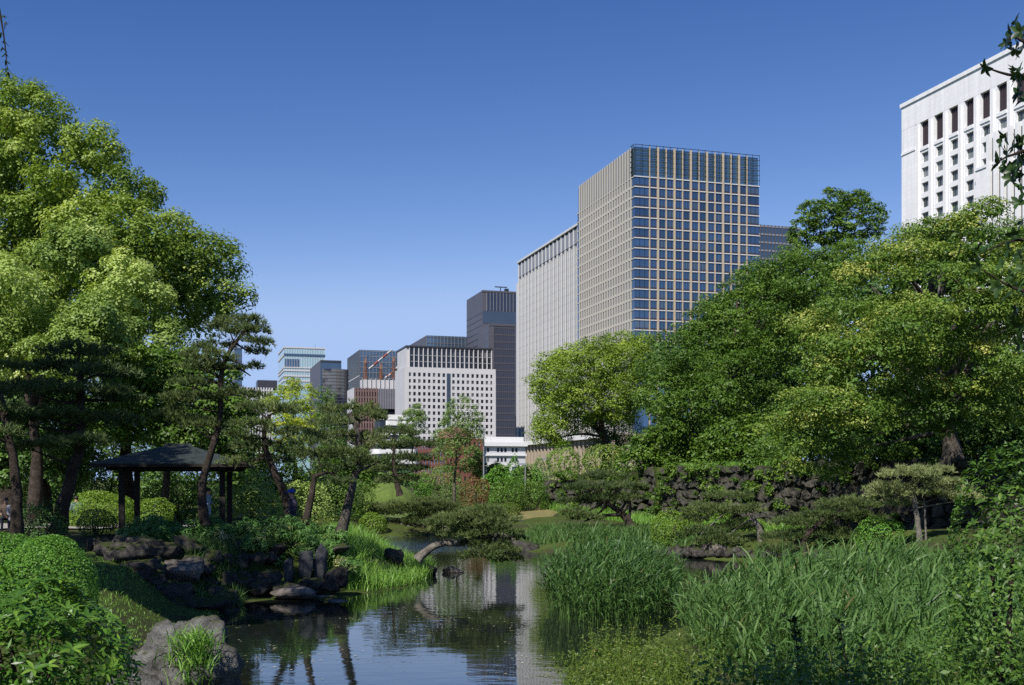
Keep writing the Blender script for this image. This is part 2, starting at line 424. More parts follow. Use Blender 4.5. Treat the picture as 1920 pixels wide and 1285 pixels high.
M['white_tile'] = mat_plain('white_tile', (0.50, 0.49, 0.505), 0.6, var=0.05, scale=0.1)
M['white_rib'] = mat_plain('white_rib', (0.55, 0.545, 0.54), 0.5, var=0.04, scale=0.05)
M['grey_panel'] = mat_plain('grey_panel', (0.21, 0.215, 0.23), 0.4, var=0.12, scale=0.15)
M['dark_panel'] = mat_plain('dark_panel', (0.038, 0.038, 0.046), 0.35, var=0.15, scale=0.1)
M['slate_panel'] = mat_plain('slate_panel', (0.085, 0.082, 0.10), 0.5, var=0.1, scale=0.05)
M['beige'] = mat_plain('beige_stone', (0.42, 0.395, 0.345), 0.6, var=0.06, scale=0.1)
M['beige_warm'] = mat_plain('warm_stone', (0.42, 0.345, 0.255), 0.6, var=0.06, scale=0.1)
M['podium'] = mat_plain('podium_stone', (0.36, 0.30, 0.225), 0.7, var=0.08, scale=0.15)
M['brick'] = mat_plain('brick', (0.17, 0.062, 0.045), 0.8, var=0.2, scale=0.5)
M['brick_brown'] = mat_plain('brown_brick', (0.165, 0.105, 0.10), 0.8, var=0.15, scale=0.3)
M['copper'] = mat_plain('brown_roof', (0.17, 0.085, 0.06), 0.7, var=0.15, scale=0.5)
M['steel'] = mat_plain('steel', (0.35, 0.36, 0.37), 0.4, metal=0.6, var=0.1)
M['steel_dark'] = mat_plain('dark_steel', (0.03, 0.045, 0.05), 0.4, metal=0.3, var=0.1)
M['red_paint'] = mat_plain('red_paint', (0.28, 0.06, 0.03), 0.5)
M['orange_paint'] = mat_plain('orange_paint', (0.16, 0.07, 0.045), 0.6)
M['white_paint'] = mat_plain('white_paint', (0.42, 0.42, 0.44), 0.5)
M['spandrel'] = mat_plain('brown_spandrel', (0.055, 0.042, 0.05), 0.3, var=0.1)
M['glass_blue'] = mat_glass('blue_glass', (0.085, 0.145, 0.225), metal=0.75, rough=0.12, var=0.35, blind=(0.16, 0.2, 0.24))
M['glass_teal'] = mat_glass('teal_glass', (0.20, 0.31, 0.38), rough=0.15, metal=0.75, var=0.4)
M['glass_dark'] = mat_glass('dark_glass', (0.012, 0.014, 0.022), rough=0.12, spec=0.5, blind=(0.12, 0.12, 0.12))
M['glass_grey'] = mat_glass('grey_glass', (0.17, 0.165, 0.15), rough=0.15, spec=0.6)
M['glass_pale'] = mat_glass('pale_glass', (0.25, 0.37, 0.42), rough=0.15)
M['glass_mid'] = mat_glass('mid_glass', (0.10, 0.16, 0.235), rough=0.15, metal=0.6)
M['glass_hotel'] = mat_glass('hotel_glass', (0.035, 0.05, 0.05), rough=0.12, spec=0.5, var=0.5, blind=(0.17, 0.19, 0.19))
M['glass_rib'] = mat_glass('rib_glass', (0.03, 0.032, 0.04), rough=0.2, spec=0.5)
M['rib_panel'] = mat_plain('rib_panel', (0.12, 0.12, 0.13), 0.5)
M['lilac_panel'] = mat_plain('lilac_panel', (0.19, 0.18, 0.23), 0.5)
M['glass_slate'] = mat_glass('slate_glass', (0.06, 0.08, 0.11), rough=0.2, metal=0.5)
M['glass_navy'] = mat_glass('navy_glass', (0.028, 0.036, 0.07), rough=0.2, spec=0.5)
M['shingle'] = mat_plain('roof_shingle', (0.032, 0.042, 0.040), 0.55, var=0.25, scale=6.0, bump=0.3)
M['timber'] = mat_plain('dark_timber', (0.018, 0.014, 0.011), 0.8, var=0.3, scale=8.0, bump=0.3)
M['path'] = mat_plain('path_gravel', (0.30, 0.28, 0.26), 0.95, var=0.1, scale=6.0, bump=0.3, bscale=60)
M['dry_grass'] = mat_plain('dry_lawn', (0.19, 0.165, 0.06), 0.95, var=0.25, scale=3.0, bump=0.6, bscale=40)
M['lawn'] = mat_plain('lawn', (0.10, 0.15, 0.028), 0.95, var=0.3, scale=3.0, bump=0.6, bscale=40)
M['skin'] = mat_plain('skin', (0.45, 0.26, 0.18), 0.6)
M['cloth_navy'] = mat_plain('navy_cloth', (0.03, 0.03, 0.05), 0.9)
M['cloth_blue'] = mat_plain('blue_cloth', (0.03, 0.07, 0.45), 0.8)
M['cloth_sky'] = mat_plain('pale_blue_cloth', (0.24, 0.30, 0.47), 0.9)
M['cloth_white'] = mat_plain('white_cloth', (0.34, 0.32, 0.30), 0.9)
M['cloth_purple'] = mat_plain('purple_cloth', (0.035, 0.028, 0.06), 0.9)
M['cloth_brown'] = mat_plain('brown_cloth', (0.16, 0.11, 0.08), 0.9)
M['hair'] = mat_plain('hair', (0.015, 0.012, 0.01), 0.6)

# ------------------------------------------------------------------ ground, pond
POND_PX = [(440, 1300), (424, 1190), (410, 1138), (520, 1124), (640, 1127), (700, 1112), (770, 1102), (822, 1080), (815, 1060),
           (760, 1047), (690, 1032), (630, 1022), (630, 1010), (700, 1007), (830, 1005), (930, 1013), (985, 1037), (1040, 1037),
           (1200, 1037), (1290, 1047), (1430, 1057), (1560, 1063)]
POND = [Wp(*p) for p in POND_PX] + [(8.2, 33.0), (3.3, 24.0), (1.4, 19.5), (0.9, 16.0), (0.6, 12.5), (-3.4, 12.5)]
POND = np.array(POND)

def poly_dist(pts, poly):
    """signed distance: negative inside"""
    n = len(poly); d = np.full(len(pts), 1e9); inside = np.zeros(len(pts), bool)
    for i in range(n):
        a = poly[i]; b = poly[(i + 1) % n]; ab = b - a
        t = np.clip(((pts - a) @ ab) / (ab @ ab + 1e-12), 0, 1)
        d = np.minimum(d, np.hypot(*(pts - (a + t[:, None] * ab)).T))
        c = (a[1] > pts[:, 1]) != (b[1] > pts[:, 1])
        with np.errstate(divide='ignore', invalid='ignore'):
            xi = (b[0] - a[0]) * (pts[:, 1] - a[1]) / (b[1] - a[1] + 1e-12) + a[0]
        inside ^= c & (pts[:, 0] < xi)
    return np.where(inside, -d, d)

def sstep(x, a, b):
    t = np.clip((x - a) / (b - a), 0, 1); return t * t * (3 - 2 * t)

def ground_z(pts):
    pts = np.atleast_2d(np.asarray(pts, float))
    x, y = pts[:, 0], pts[:, 1]
    sd = poly_dist(pts, POND)
    Hh = np.full(len(pts), 1.25)
    Hh = Hh - 0.95 * np.exp(-(((x - 9) / 8.0) ** 2 + ((y - 25) / 9.0) ** 4))
    Hh = Hh - 0.75 * np.exp(-(((x - 6) / 16.0) ** 4 + ((y - 62) / 15.0) ** 4))
    Hh = Hh - 0.80 * np.exp(-(((x + 3.6) / 2.8) ** 2 + ((y - 38.5) / 5.0) ** 2))
    Hh = Hh - 0.50 * np.exp(-(((x + 6.0) / 3.2) ** 2 + ((y - 20.5) / 3.6) ** 2))
    Hh = Hh + 0.15 * sstep(-y, -10, 0)
    Hh = Hh + 0.08 * np.sin(x * 0.9 + y * 0.35) * np.sin(y * 0.7) * sstep(sd, 0.5, 4)
    lf = (x < -1.5) & (y < 60)
    zo = np.where(lf, Hh * (0.05 * sstep(sd, -0.15, 0.5) + 0.95 * sstep(sd, 0.7, 2.5)), Hh * sstep(sd, -0.15, 4.5))
    zi = -0.8 * sstep(-sd, 0.0, 2.0) - 0.05
    return np.where(sd > -0.15, zo - 0.05 * (1 - sstep(sd, -0.15, 0.4)), zi)

def axis(lo, hi, step, far):
    a = list(np.arange(lo, hi + 1e-6, step)); s = step
    l = [lo]; h = [hi]
    while l[-1] > -far: s *= 1.5; l.append(l[-1] - s)
    s = step
    while h[-1] < far: s *= 1.5; h.append(h[-1] + s)
    return np.array(l[:0:-1] + a + h[1:])

gx = axis(-34, 34, 0.55, 3000); gy = axis(2, 92, 0.55, 3000)
GX, GY = np.meshgrid(gx, gy)
gp = np.stack([GX.ravel(), GY.ravel()], 1)
gz = ground_z(gp)
nx, ny = len(gx), len(gy)
idx = np.arange(nx * ny).reshape(ny, nx)
gq = np.stack([idx[:-1, :-1].ravel(), idx[:-1, 1:].ravel(), idx[1:, 1:].ravel(), idx[1:, :-1].ravel()], 1)
g = obj_np('ground', np.column_stack([gp, gz]), gq, M['ground'], smooth=True)
tag(g, 'grassy garden ground with bare soil round the pond', None, kind='structure')

def gz1(x, y):
    return float(ground_z([(x, y)])[0])

wv = np.array([(-22, 8, 0), (26, 8, 0), (26, 75, 0), (-22, 75, 0)], float)
wo = obj_np('water', wv, np.array([(0, 1, 2, 3)]), M['water'])
tag(wo, 'still dark pond water reflecting the sky and towers', None, kind='structure')

def sheet(name, pts, mat, dz, label, sub=10):
    """a draped strip: pts = list of (xleft,yleft,xright,yright)"""
    V = []; Q = []
    for i, (a, b, c, d) in enumerate(pts):
        for k in range(sub + 1):
            t = k / sub
            x = a + (c - a) * t; y = b + (d - b) * t
            V.append((x, y, gz1(x, y) + dz))
    for i in range(len(pts) - 1):
        for k in range(sub):
            j = i * (sub + 1) + k
            Q.append((j, j + 1, j + sub + 2, j + sub + 1))
    o = obj_np(name, np.array(V), np.array(Q), mat, smooth=True)
    tag(o, label, None, kind='structure'); return o

sheet('path', [(-34 + 0.4 * i, 42 + i * 0.8, -17.5 + 0.6 * i, 42.5 + i * 0.8) for i in range(9)], M['path'], 0.06, 'pale gravel path at the left edge behind the pines')

# ------------------------------------------------------------------ the city: buildings on one street grid
UX, UY = -0.286, 0.958          # the street direction (away from the camera); faces are parallel or square to it
VX, VY = 0.958, 0.286
BRZ = math.atan2(VY, VX)
GZ = 1.2

class Bld:
    """building with its near corner at photo column cpx and distance d; left face runs away to lpx, front face runs right to rpx"""
    def __init__(s, name, label, cat, cpx, d, lpx, rpx, top):
        X = (cpx - CX) / F * d
        kl = (lpx - CX) / F; kr = (rpx - CX) / F
        s.S = (X - kl * d) / (kl * UY - UX)
        s.T = (kr * d - X) / (VX - kr * VY)
        s.H = EYE + (HZ - top) * d / F - GZ
        s.d = d
        s.e = thing(name, label, cat, (X, d, GZ), BRZ)
    def core(s, mat, name='wall', z0=0, z1=None, inset=0.0):
        return box(name, inset, s.T - inset, inset, s.S - inset, z0, z1 if z1 is not None else s.H, mat, s.e)
    def zof(s, py, d=None):
        return EYE + (HZ - py) * (d or s.d) / F - GZ
    def front(s, name, a0, a1, z0, z1, out, mat, inn=0.0):      # proud of the front face (y = 0)
        return box(name, a0, a1, -out, inn, z0, z1, mat, s.e)
    def left(s, name, a0, a1, z0, z1, out, mat, inn=0.0):       # proud of the left face (x = 0)
        return box(name, -out, inn, a0, a1, z0, z1, mat, s.e)
    def left_joined(s, name, L, out, mat, inn=0.0):
        o = boxes_joined(name, [(-out, inn, a0, a1, z0, z1) for (a0, a1, z0, z1) in L], mat, s.e); o['kind'] = 'stuff'; return o
    def front_joined(s, name, L, out, mat, inn=0.0):
        o = boxes_joined(name, [(a0, a1, -out, inn, z0, z1) for (a0, a1, z0, z1) in L], mat, s.e); o['kind'] = 'stuff'; return o

# --- the tall beige and blue-glass tower
b = Bld('office_tower', 'tallest tower, beige stone grid and blue glass, rising behind the round green trees', 'tower', 1190, 420, 1083, 1423, 270)
b.core(M['glass_blue'], 'glass_core', 0, b.H - 12.2, 0.0)
fl = 3.86; zt = b.H - 12.2
b.core(M['glass_teal'], 'crown_core', zt, b.H - 0.9, 0.3)
cols = [0.114 + 0.0652 * i for i in range(13)]
for i, c in enumerate(cols):
    w = 0.72 if i % 2 else 0.38
    b.front('pilaster', c * b.T - w / 2, c * b.T + w / 2, 0, b.H - 0.6, 0.6 if i % 2 else 0.5, M['beige_warm'])
edges = [0.0] + [c * b.T for c in cols] + [b.T]
for k in range(18):
    z = zt - k * fl
    b.front('floor_band', -0.25, b.T + 0.2, z - 0.18, z + 0.18, 0.45, M['white_rib'])
    b.front('spandrel', 0.05, b.T - 0.05, z - fl + 0.18, z - fl + 0.85, 0.12, M['spandrel'])
    for i in range(14):
        a0, a1 = edges[i] + 0.48, edges[i + 1] - 0.48
        if i == 0: a0 = 0.15
        if i == 13: a1 = b.T - 0.15
        b.front('window', a0, a1, z - fl + 0.95, z - 0.4, 0.10, M['glass_blue'])
    b.left('floor_band', -0.25, b.S + 0.2, z - 0.2, z + 0.2, 0.26, M['beige'])
for i in range(14):                                                  # slim dark mullions between the stone ones
    for q in (1, 2):
        a = edges[i] + (edges[i + 1] - edges[i]) * q / 3
        b.front('mullion', a - 0.06, a + 0.06, zt - 18 * fl, zt - 0.2, 0.22, M['steel_dark'])
nlc = 22
for i in range(nlc):
    a = 3.4 + (b.S - 6.4) * i / (nlc - 1)
    b.left('pilaster', a - 0.46, a + 0.46, 0, b.H - 0.6, 0.34, M['beige'])
L = []
for k in range(18):
    for i in range(nlc - 1):
        a = 3.4 + (b.S - 6.4) * (i + 0.5) / (nlc - 1)
        L.append((a - 0.85, a + 0.85, zt - k * fl - fl + 0.9, zt - k * fl - 0.4))
b.left_joined('window', L, 0.08, M['glass_grey'])
L2 = [(3.0, b.S - 2.8, zt - k * fl - fl + 0.22, zt - k * fl - fl + 0.85) for k in range(18)]
b.left_joined('spandrel', L2, 0.14, M['beige'])
b.left('crown_screen', 3.4, b.S - 3.0, zt + 0.25, b.H - 0.8, 0.1, M['glass_grey'])
for k in range(6):                                                   # open steel lattice round the crown
    z = zt + 2.2 + k * 1.95
    b.front('crown_rail', -0.1, b.T + 0.1, z - 0.1, z + 0.1, 0.5, M['steel_dark'], -0.35)
    b.left('crown_rail', 0.0, 3.2, z - 0.1, z + 0.1, 0.5, M['steel_dark'], -0.35)
for i in range(19):
    a = b.T * i / 18
    b.front('crown_post', a - 0.07, a + 0.07, zt + 0.3, b.H, 0.42, M['steel_dark'], -0.28)
for i in range(3):
    b.left('crown_post', 0.2 + i * 1.1, 0.34 + i * 1.1, zt + 0.3, b.H, 0.42, M['steel_dark'], -0.28)

# --- white ribbed tower behind it
b = Bld('office_tower', 'tall white tower of close vertical ribs, left of the beige tower', 'tower', 1086, 488, 973, 1180, 421)
b.core(M['glass_rib'], 'glass_core')
H1 = b.zof(521, 572)
for i in range(17):
    a = 0.7 + (b.S - 1.4) * i / 16
    b.left('rib', a - 0.62, a + 0.62, 0, H1, 0.55, M['white_rib'])
    b.left('upper_rib', a - 0.42, a + 0.42, H1 + 0.3, b.H - 0.5, 0.6, M['white_rib'])
for i in range(16):
    a = 0.7 + (b.S - 1.4) * (i + 0.5) / 16
    b.left('slim_rib', a - 0.24, a + 0.24, 0, H1 - 1, 0.4, M['white_rib'])
for k in range(27):
    z = H1 - 0.4 - k * 3.9
    if z > 2: b.left('spandrel', 0.2, b.S - 0.2, z - 0.7, z + 0.1, 0.1, M['rib_panel'])
b.left('upper_panel', 0.3, b.S - 0.3, H1 + 0.4, b.H - 1.4, 0.3, M['grey_panel'])
b.left('roof_band', -0.3, b.S + 0.3, b.H - 0.45, b.H + 0.5, 1.1, M['white_rib'])
box('corner_wing', -0.4, 6, b.S + 0.05, b.S + 3.5, 0, H1 - 2, M['white_rib'], b.e)

# --- columned stone podium in front of it
b = Bld('podium_block', 'beige columned stone block at the foot of the white ribbed tower', 'building', 1150, 415, 968, 1240, 812)
b.core(M['podium'], 'wall')
n = 26
for i in range(n):
    a = 0.9 + (b.S - 1.8) * i / (n - 1)
    b.left('column', a - 0.75, a + 0.75, 0, b.H - 1.6, 0.7, M['podium'])
    if i < n - 1:
        a2 = 0.9 + (b.S - 1.8) * (i + 0.5) / (n - 1)
        b.left('window', a2 - 0.55, a2 + 0.55, 1.5, b.H - 2.6, 0.06, M['glass_dark'])
b.left('cornice', -0.8, b.S + 0.8, b.H - 1.55, b.H + 0.3, 2.2, M['white_wall'])

# --- dark slab towers
b = Bld('office_tower', 'dark violet-grey tower with roof gantry, behind the white windowed block', 'tower', 904, 700, 875, 968, 545)
b.core(M['slate_panel'])
z1 = b.zof(583)
b.front('glass_band', 0.4, b.T, b.zof(606), z1, 0.15, M['glass_slate'])
b.front('crown_panel', 3.0, b.T, z1 + 0.5, b.H - 1.5, 0.15, M['glass_navy'])
for i in range(10):
    a = 3.0 + (b.T - 3) * i / 9
    b.front('rib', a - 0.14, a + 0.14, z1, b.H - 1.2, 0.5, M['grey_panel'])
for k in range(22):
    z = b.H - 14 - k * 3.9
    b.left('floor_joint', 0.3, b.S, z, z + 0.45, 0.12, M['dark_panel'])
b.front('roof_band', -0.2, b.T, b.H - 0.9, b.H + 0.3, 0.3, M['slate_panel'])
box('gantry_mast', 13, 13.5, 4, 4.5, b.H, b.H + 3.2, M['steel_dark'], b.e)
box('gantry_arm', 9.5, 17.5, 4, 4.6, b.H + 3.2, b.H + 3.8, M['steel_dark'], b.e)
box('gantry_cabin', 16.0, 18.5, 3.5, 5.5, b.H, b.H + 2.6, M['steel_dark'], b.e)
b = Bld('office_block', 'black gridded block standing right of the white windowed block', 'building', 918, 640, 897, 966, 608)
b.core(M['glass_navy'], 'glass_core')
b.left('wall_panel', 0.2, b.S - 0.2, 0, b.H, 0.3, M['slate_panel'])
for k in range(22):
    b.left('window', 2.0, 4.4, b.H - 5 - k * 4.1, b.H - 3 - k * 4.1, 0.36, M['glass_dark'])
b.front('corner_pier', -0.1, 2.6, 0, b.H, 0.4, M['slate_panel'])
for i in range(11):
    a = 3.2 + (b.T - 3.4) * i / 10
    b.front('rib', a - 0.16, a + 0.16, 0, b.H - 1, 0.5, M['slate_panel'])
for k in range(22):
    z = b.H - 1.4 - k * 4.1
    b.front('floor_band', 2.6, b.T, z - 0.8, z, 0.22, M['slate_panel'])
b.front('roof_band', -0.3, b.T + 0.2, b.H - 0.9, b.H + 0.4, 0.6, M['slate_panel'])

# --- white block with small square windows and a dark ribbed top
b = Bld('office_block', 'white block with rows of small square windows and a dark ribbed top', 'building', 760, 520, 742, 929, 688)
b.core(M['glass_dark'], 'glass_core', 0, b.H - 0.3, 0.3)
ncol = 18
pit = (b.T - 1.6) / ncol
rowh = 2.98
box('side_wall', -0.3, 0.3, -0.3, b.S + 0.3, 0, b.H, M['white_tile'], b.e)
for i in range(ncol + 1):
    a = 0.8 + pit * i
    hw = 0.55 if i not in (0, ncol) else 0.85
    b.front('pier', a - hw, a + hw, 0, b.H - 2.6, 0.32, M['white_tile'], 0.3)
b.front('parapet', 0.31, b.T, b.H - 2.6, b.H, 0.34, M['white_tile'], 0.3)
for k in range(17):
    z = b.H - 2.6 - (k + 1) * rowh
    if z < 1: break
    b.front('spandrel', 0.31, b.T, z - 0.1, z + rowh - 1.75, 0.28, M['white_tile'], 0.29)
    for i in range(ncol):
        if i == 8: continue
        if k < 13:
            a = 0.8 + pit * (i + 0.5)
            b.front('window', a - pit / 2 + 0.56, a + pit / 2 - 0.56, z + rowh - 1.72, z + rowh - 0.12, -0.05, M['glass_dark'], 0.15)
a = 0.8 + pit * 8.5
b.front('stair_slot', a - 0.95, a + 0.95, 4, b.H - 2.7, 0.36, M['glass_slate'])
zu = b.zof(649)
box('upper_core', 2.0, b.T - 1.5, 1.5, b.S - 1.0, b.H, zu, M['glass_dark'], b.e)
box('upper_side_wall', 0.6, 1.98, 1.2, b.S - 1.0, b.H, zu - 0.4, M['white_tile'], b.e)
for i in range(19):
    a = 2.1 + (b.T - 3.8) * i / 18
    box('upper_rib', a - 0.2, a + 0.2, 0.7, 1.49, b.H, zu - 0.3, M['white_tile'], b.e)
for k in range(3):
    box('upper_floor_band', 2.0, b.T - 1.5, 1.2, 1.495, b.H + 2.6 + k * 2.9, b.H + 3.0 + k * 2.9, M['grey_panel'], b.e)
box('roof_slab', 0.3, b.T - 1.0, 0.4, b.S - 0.5, zu - 0.28, zu + 0.4, M['dark_panel'], b.e)

# --- glass block behind it
b = Bld('office_block', 'low blue glass roofline peeping over the dark ribbed top', 'building', 800, 760, 768, 885, 629)
b.core(M['glass_mid'], 'glass_core')
b.left('wall_panel', 0, b.S, 0, b.H - 0.2, 0.3, M['slate_panel'])
for i in range(14):
    a = b.T * i / 13
    b.front('mullion', a - 0.12, a + 0.12, 0, b.H, 0.3, M['grey_panel'])
for k in range(5):
    b.front('floor_band', 0, b.T, b.H - 1.5 - 4 * k, b.H - 0.9 - 4 * k, 0.2, M['slate_panel'])

# --- glass curtain-wall tower with the cranes before it
b = Bld('office_tower', 'blue glass tower with fine white grid, behind the red cranes', 'tower', 675, 800, 652, 748, 656)
b.core(M['glass_mid'], 'glass_core')
b.left('wall_panel', 0, b.S, 0, b.H, 0.4, M['dark_panel'])
b.left('floor_band', 0, b.S, b.H - 19, b.H - 18.3, 0.55, M['white_tile'])
for i in range(13):
    a = b.T * i / 12
    b.front('mullion', a - 0.15, a + 0.15, 0, b.H, 0.4, M['grey_panel'])
for k in range(14):
    b.front('floor_band', 0, b.T, b.H - 1 - 3.9 * k, b.H - 0.6 - 3.9 * k, 0.3, M['grey_panel'])

# --- brown brick building with grey louvre block
b = Bld('office_block', 'brown brick block with a lilac-grey louvred wall, under the cranes', 'building', 664, 600, 652, 746, 727)
b.core(M['glass_dark'], 'glass_core', 0, b.H - 0.5, 0.3)
b.left('wall_panel', 0, b.S, 0, b.H, 0.3, M['white_tile'])
for i in range(9):
    a = 0.6 + 1.45 * i
    b.front('pier', a - 0.42, a + 0.42, 0, b.H, 0.5, M['brick_brown'], 0.3)
for k in range(10):
    z = b.H - 1.2 - 3.4 * k
    if z > 1: b.front('spandrel', 0, 13, z - 0.9, z, 0.3, M['brick_brown'], 0.28)
b.front('louvre_wall', 13.0, b.T, b.zof(766), b.H - 0.3, 0.8, M['lilac_panel'])
for i in range(12):
    a = 13.3 + (b.T - 13.6) * i / 11
    b.front('louvre_fin', a - 0.13, a + 0.13, b.zof(766), b.H - 0.3, 1.15, M['grey_panel'])
box('roof_screen', 4.5, b.T, 1.0, 9, b.H - 0.4, b.zof(711), M['white_tile'], b.e)
for i in range(9):
    a = 4.5 + (b.T - 4.5) * i / 8
    box('screen_post', a - 0.12, a + 0.12, 0.5, 0.98, b.H, b.zof(711) + 0.6, M['white_paint'], b.e)

# --- dark block with rounded striped front
b = Bld('office_block', 'dark block with thin pale stripes across a curved black front', 'building', 601, 760, 582, 640, 676)
b.core(M['glass_mid'], 'glass_core')
b.left('wall_panel', 0, b.S, 0, b.H, 0.3, M['slate_panel'])
b.front('roof_band', 0, b.T, b.H - 1.2, b.H + 0.2, 0.3, M['dark_panel'])
V = []; Q = []; nn = 14
for k in range(2):
    for i in range(nn + 1):
        t = math.pi * i / nn
        V.append((b.T * 0.70 - 9.0 * math.cos(t), -5.0 * math.sin(t) ** 0.8 - 0.1, 0 if k == 0 else b.H - 6))
for i in range(nn): Q.append((i, i + 1, nn + 2 + i, nn + 1 + i))
Q.append(tuple(range(nn + 1, 2 * nn + 2)))
o = bpy.data.objects.new('curved_front', mesh_py('curved_front', V, Q, M['glass_dark'])); link(o, b.e)
for k in range(20):
    z = b.H - 8 - 2.2 * k
    V2 = []; Q2 = []
    for zz in (z, z + 0.32):
        for i in range(nn + 1):
            t = math.pi * i / nn
            V2.append((b.T * 0.70 - 9.35 * math.cos(t), -5.35 * math.sin(t) ** 0.8 - 0.1, zz))
    for i in range(nn): Q2.append((i, i + 1, nn + 2 + i, nn + 1 + i))
    if z > 20:
        o = bpy.data.objects.new('sun_blade', mesh_py('sun_blade', V2, Q2, M['slate_panel'])); link(o, b.e)

# --- pale cyan glass building
b = Bld('office_tower', 'pale cyan glass tower with white floor bands, left of the dark striped block', 'tower', 533, 900, 522, 609, 650)
b.core(M['glass_pale'], 'glass_core')
for k, (y0, y1) in enumerate([(650, 652.5), (663, 667), (688, 690), (693, 696), (703, 706), (712, 715), (722, 725)]):
    b.front('floor_band', -0.4, b.T + 0.4, b.zof(y1), b.zof(y0), 0.5, M['glass_mid'] if k == 1 else M['white_tile'])
    b.left('floor_band', -0.3, b.S, b.zof(y1), b.zof(y0), 0.5, M['white_tile'])
b.front('dark_pane', 0.6, b.T * 0.37, b.zof(687), b.zof(673), 0.3, M['glass_mid'])
for i in range(17):
    a = b.T * i / 16
    b.front('mullion', a - 0.12, a + 0.12, b.zof(730), b.H, 0.3, M['white_tile'])
box('antenna', b.T * 0.77, b.T * 0.77 + 0.3, 3, 3.3, b.H, b.H + 3.5, M['steel'], b.e)

# --- white gridded building behind the leaning pine, and a slim glass one
b = Bld('office_block', 'white gridded facade half hidden behind the tall pine crown', 'building', 446, 450, 432, 512, 726)
b.core(M['glass_dark'], 'glass_core', 0, b.H, 0.2)
for i in range(13):
    a = 0.4 + (b.T - 0.8) * i / 12
    b.front('pier', a - 0.28, a + 0.28, 0, b.H, 0.5, M['white_tile'])
for k in range(9):
    z = b.H - 0.8 - k * 3.6
    if z > 3: b.front('spandrel', 0, b.T, z - (2.6 if k == 2 else 0.6), z, 0.3, M['white_tile'])
b.left('wall_panel', 0, b.S, 0, b.H, 0.3, M['white_tile'])
box('roof_house', 8, b.T + 2, 4, 14, b.H, b.H + 3.4, M['dark_panel'], b.e)
b = Bld('office_tower', 'slim blue glass tower glimpsed through the tall pine crown', 'tower', 441, 720, 436, 454, 652)
b.core(M['glass_mid'], 'glass_core')
for k in range(14): b.front('floor_band', 0, b.T, b.H - 1 - 3.9 * k, b.H - 0.4 - 3.9 * k, 0.3, M['slate_panel'])
b.left('wall_panel', 0, b.S, 0, b.H, 0.3, M['slate_panel'])

# --- white rounded stacked building
e = thing('apartment_building', 'white building of stacked rounded balconies between the pine crowns', 'building', (-42.0, 350, GZ), BRZ)
def round_slab(name, x0, x1, y0, y1, z0, z1, r, mat, parent, seg=5):
    pr = []
    for (cx, cy, a0) in ((x1 - r, y1 - r, 0), (x0 + r, y1 - r, 90), (x0 + r, y0 + r, 180), (x1 - r, y0 + r, 270)):
        for i in range(seg + 1):
            t = R(a0 + 90 * i / seg); pr.append((cx + r * math.cos(t), cy + r * math.sin(t)))
    m_ = len(pr)
    V = [(x, y, z0) for x, y in pr] + [(x, y, z1) for x, y in pr]
    Fc = [(i, (i + 1) % m_, m_ + (i + 1) % m_, m_ + i) for i in range(m_)] + [tuple(range(m_))[::-1], tuple(range(m_, 2 * m_))]
    o = bpy.data.objects.new(name, mesh_py(name, V, Fc, mat)); return link(o, parent)
round_slab('wall', 0.6, 12, 0.6, 12, 0, 21, 2, M['glass_dark'], e)
for k, (xl, z) in enumerate([(-1.6, 7.0), (-1.4, 10.2), (-0.9, 13.2), (0.2, 16.2), (1.4, 19.2)]):
    round_slab('balcony', xl, 13, -0.5 + k * 0.2, 13, z, z + 1.5, 2.2, M['white_wall'], e)
round_slab('roof', 1.2, 11.5, 0.8, 11.5, 21.0, 22.6, 2.6, M['white_wall'], e)

# --- red brick building with brown domed roof
b = Bld('brick_building', 'red brick building with brown domed roof behind the slender young trees', 'building', 838, 400, 775, 905, 822)
b.core(M['glass_dark'], 'glass_core', 0, b.H, 0.3)
for i in range(12):
    a = 0.5 + (b.S - 1) * i / 11
    b.left('pier', a - 0.55, a + 0.55, 0, b.H, 0.5, M['brick'])
for k in range(6):
    z = b.H - k * 3.1
    if z > 1.5: b.left('spandrel', -0.3, b.S + 0.3, z - 1.3, z, 0.35, M['brick'])
for i in range(8):
    a = 0.5 + (b.T - 1) * i / 7
    b.front('pier', a - 0.5, a + 0.5, 0, b.H, 0.5, M['brick'])
for k in range(6):
    z = b.H - k * 3.1
    if z > 1.5: b.front('spandrel', -0.3, b.T + 0.3, z - 1.3, z, 0.35, M['brick'])
pr = [(7.2, 0), (7.0, 0.9), (6.4, 1.9), (5.2, 2.9), (3.4, 3.7), (1.2, 4.1), (0.05, 4.2)]
V = []; Q = []
for (r_, z_) in pr:
    for k in range(20):
        V.append((4.5 + r_ * math.cos(k * math.pi / 10), 5 + r_ * math.sin(k * math.pi / 10), b.H + z_ * 1.05))
for i in range(len(pr) - 1):
    for k in range(20): Q.append((i * 20 + k, i * 20 + (k + 1) % 20, (i + 1) * 20 + (k + 1) % 20, (i + 1) * 20 + k))
o = bpy.data.objects.new('dome_roof', mesh_py('dome_roof', V, Q, M['copper'], True)); link(o, b.e)

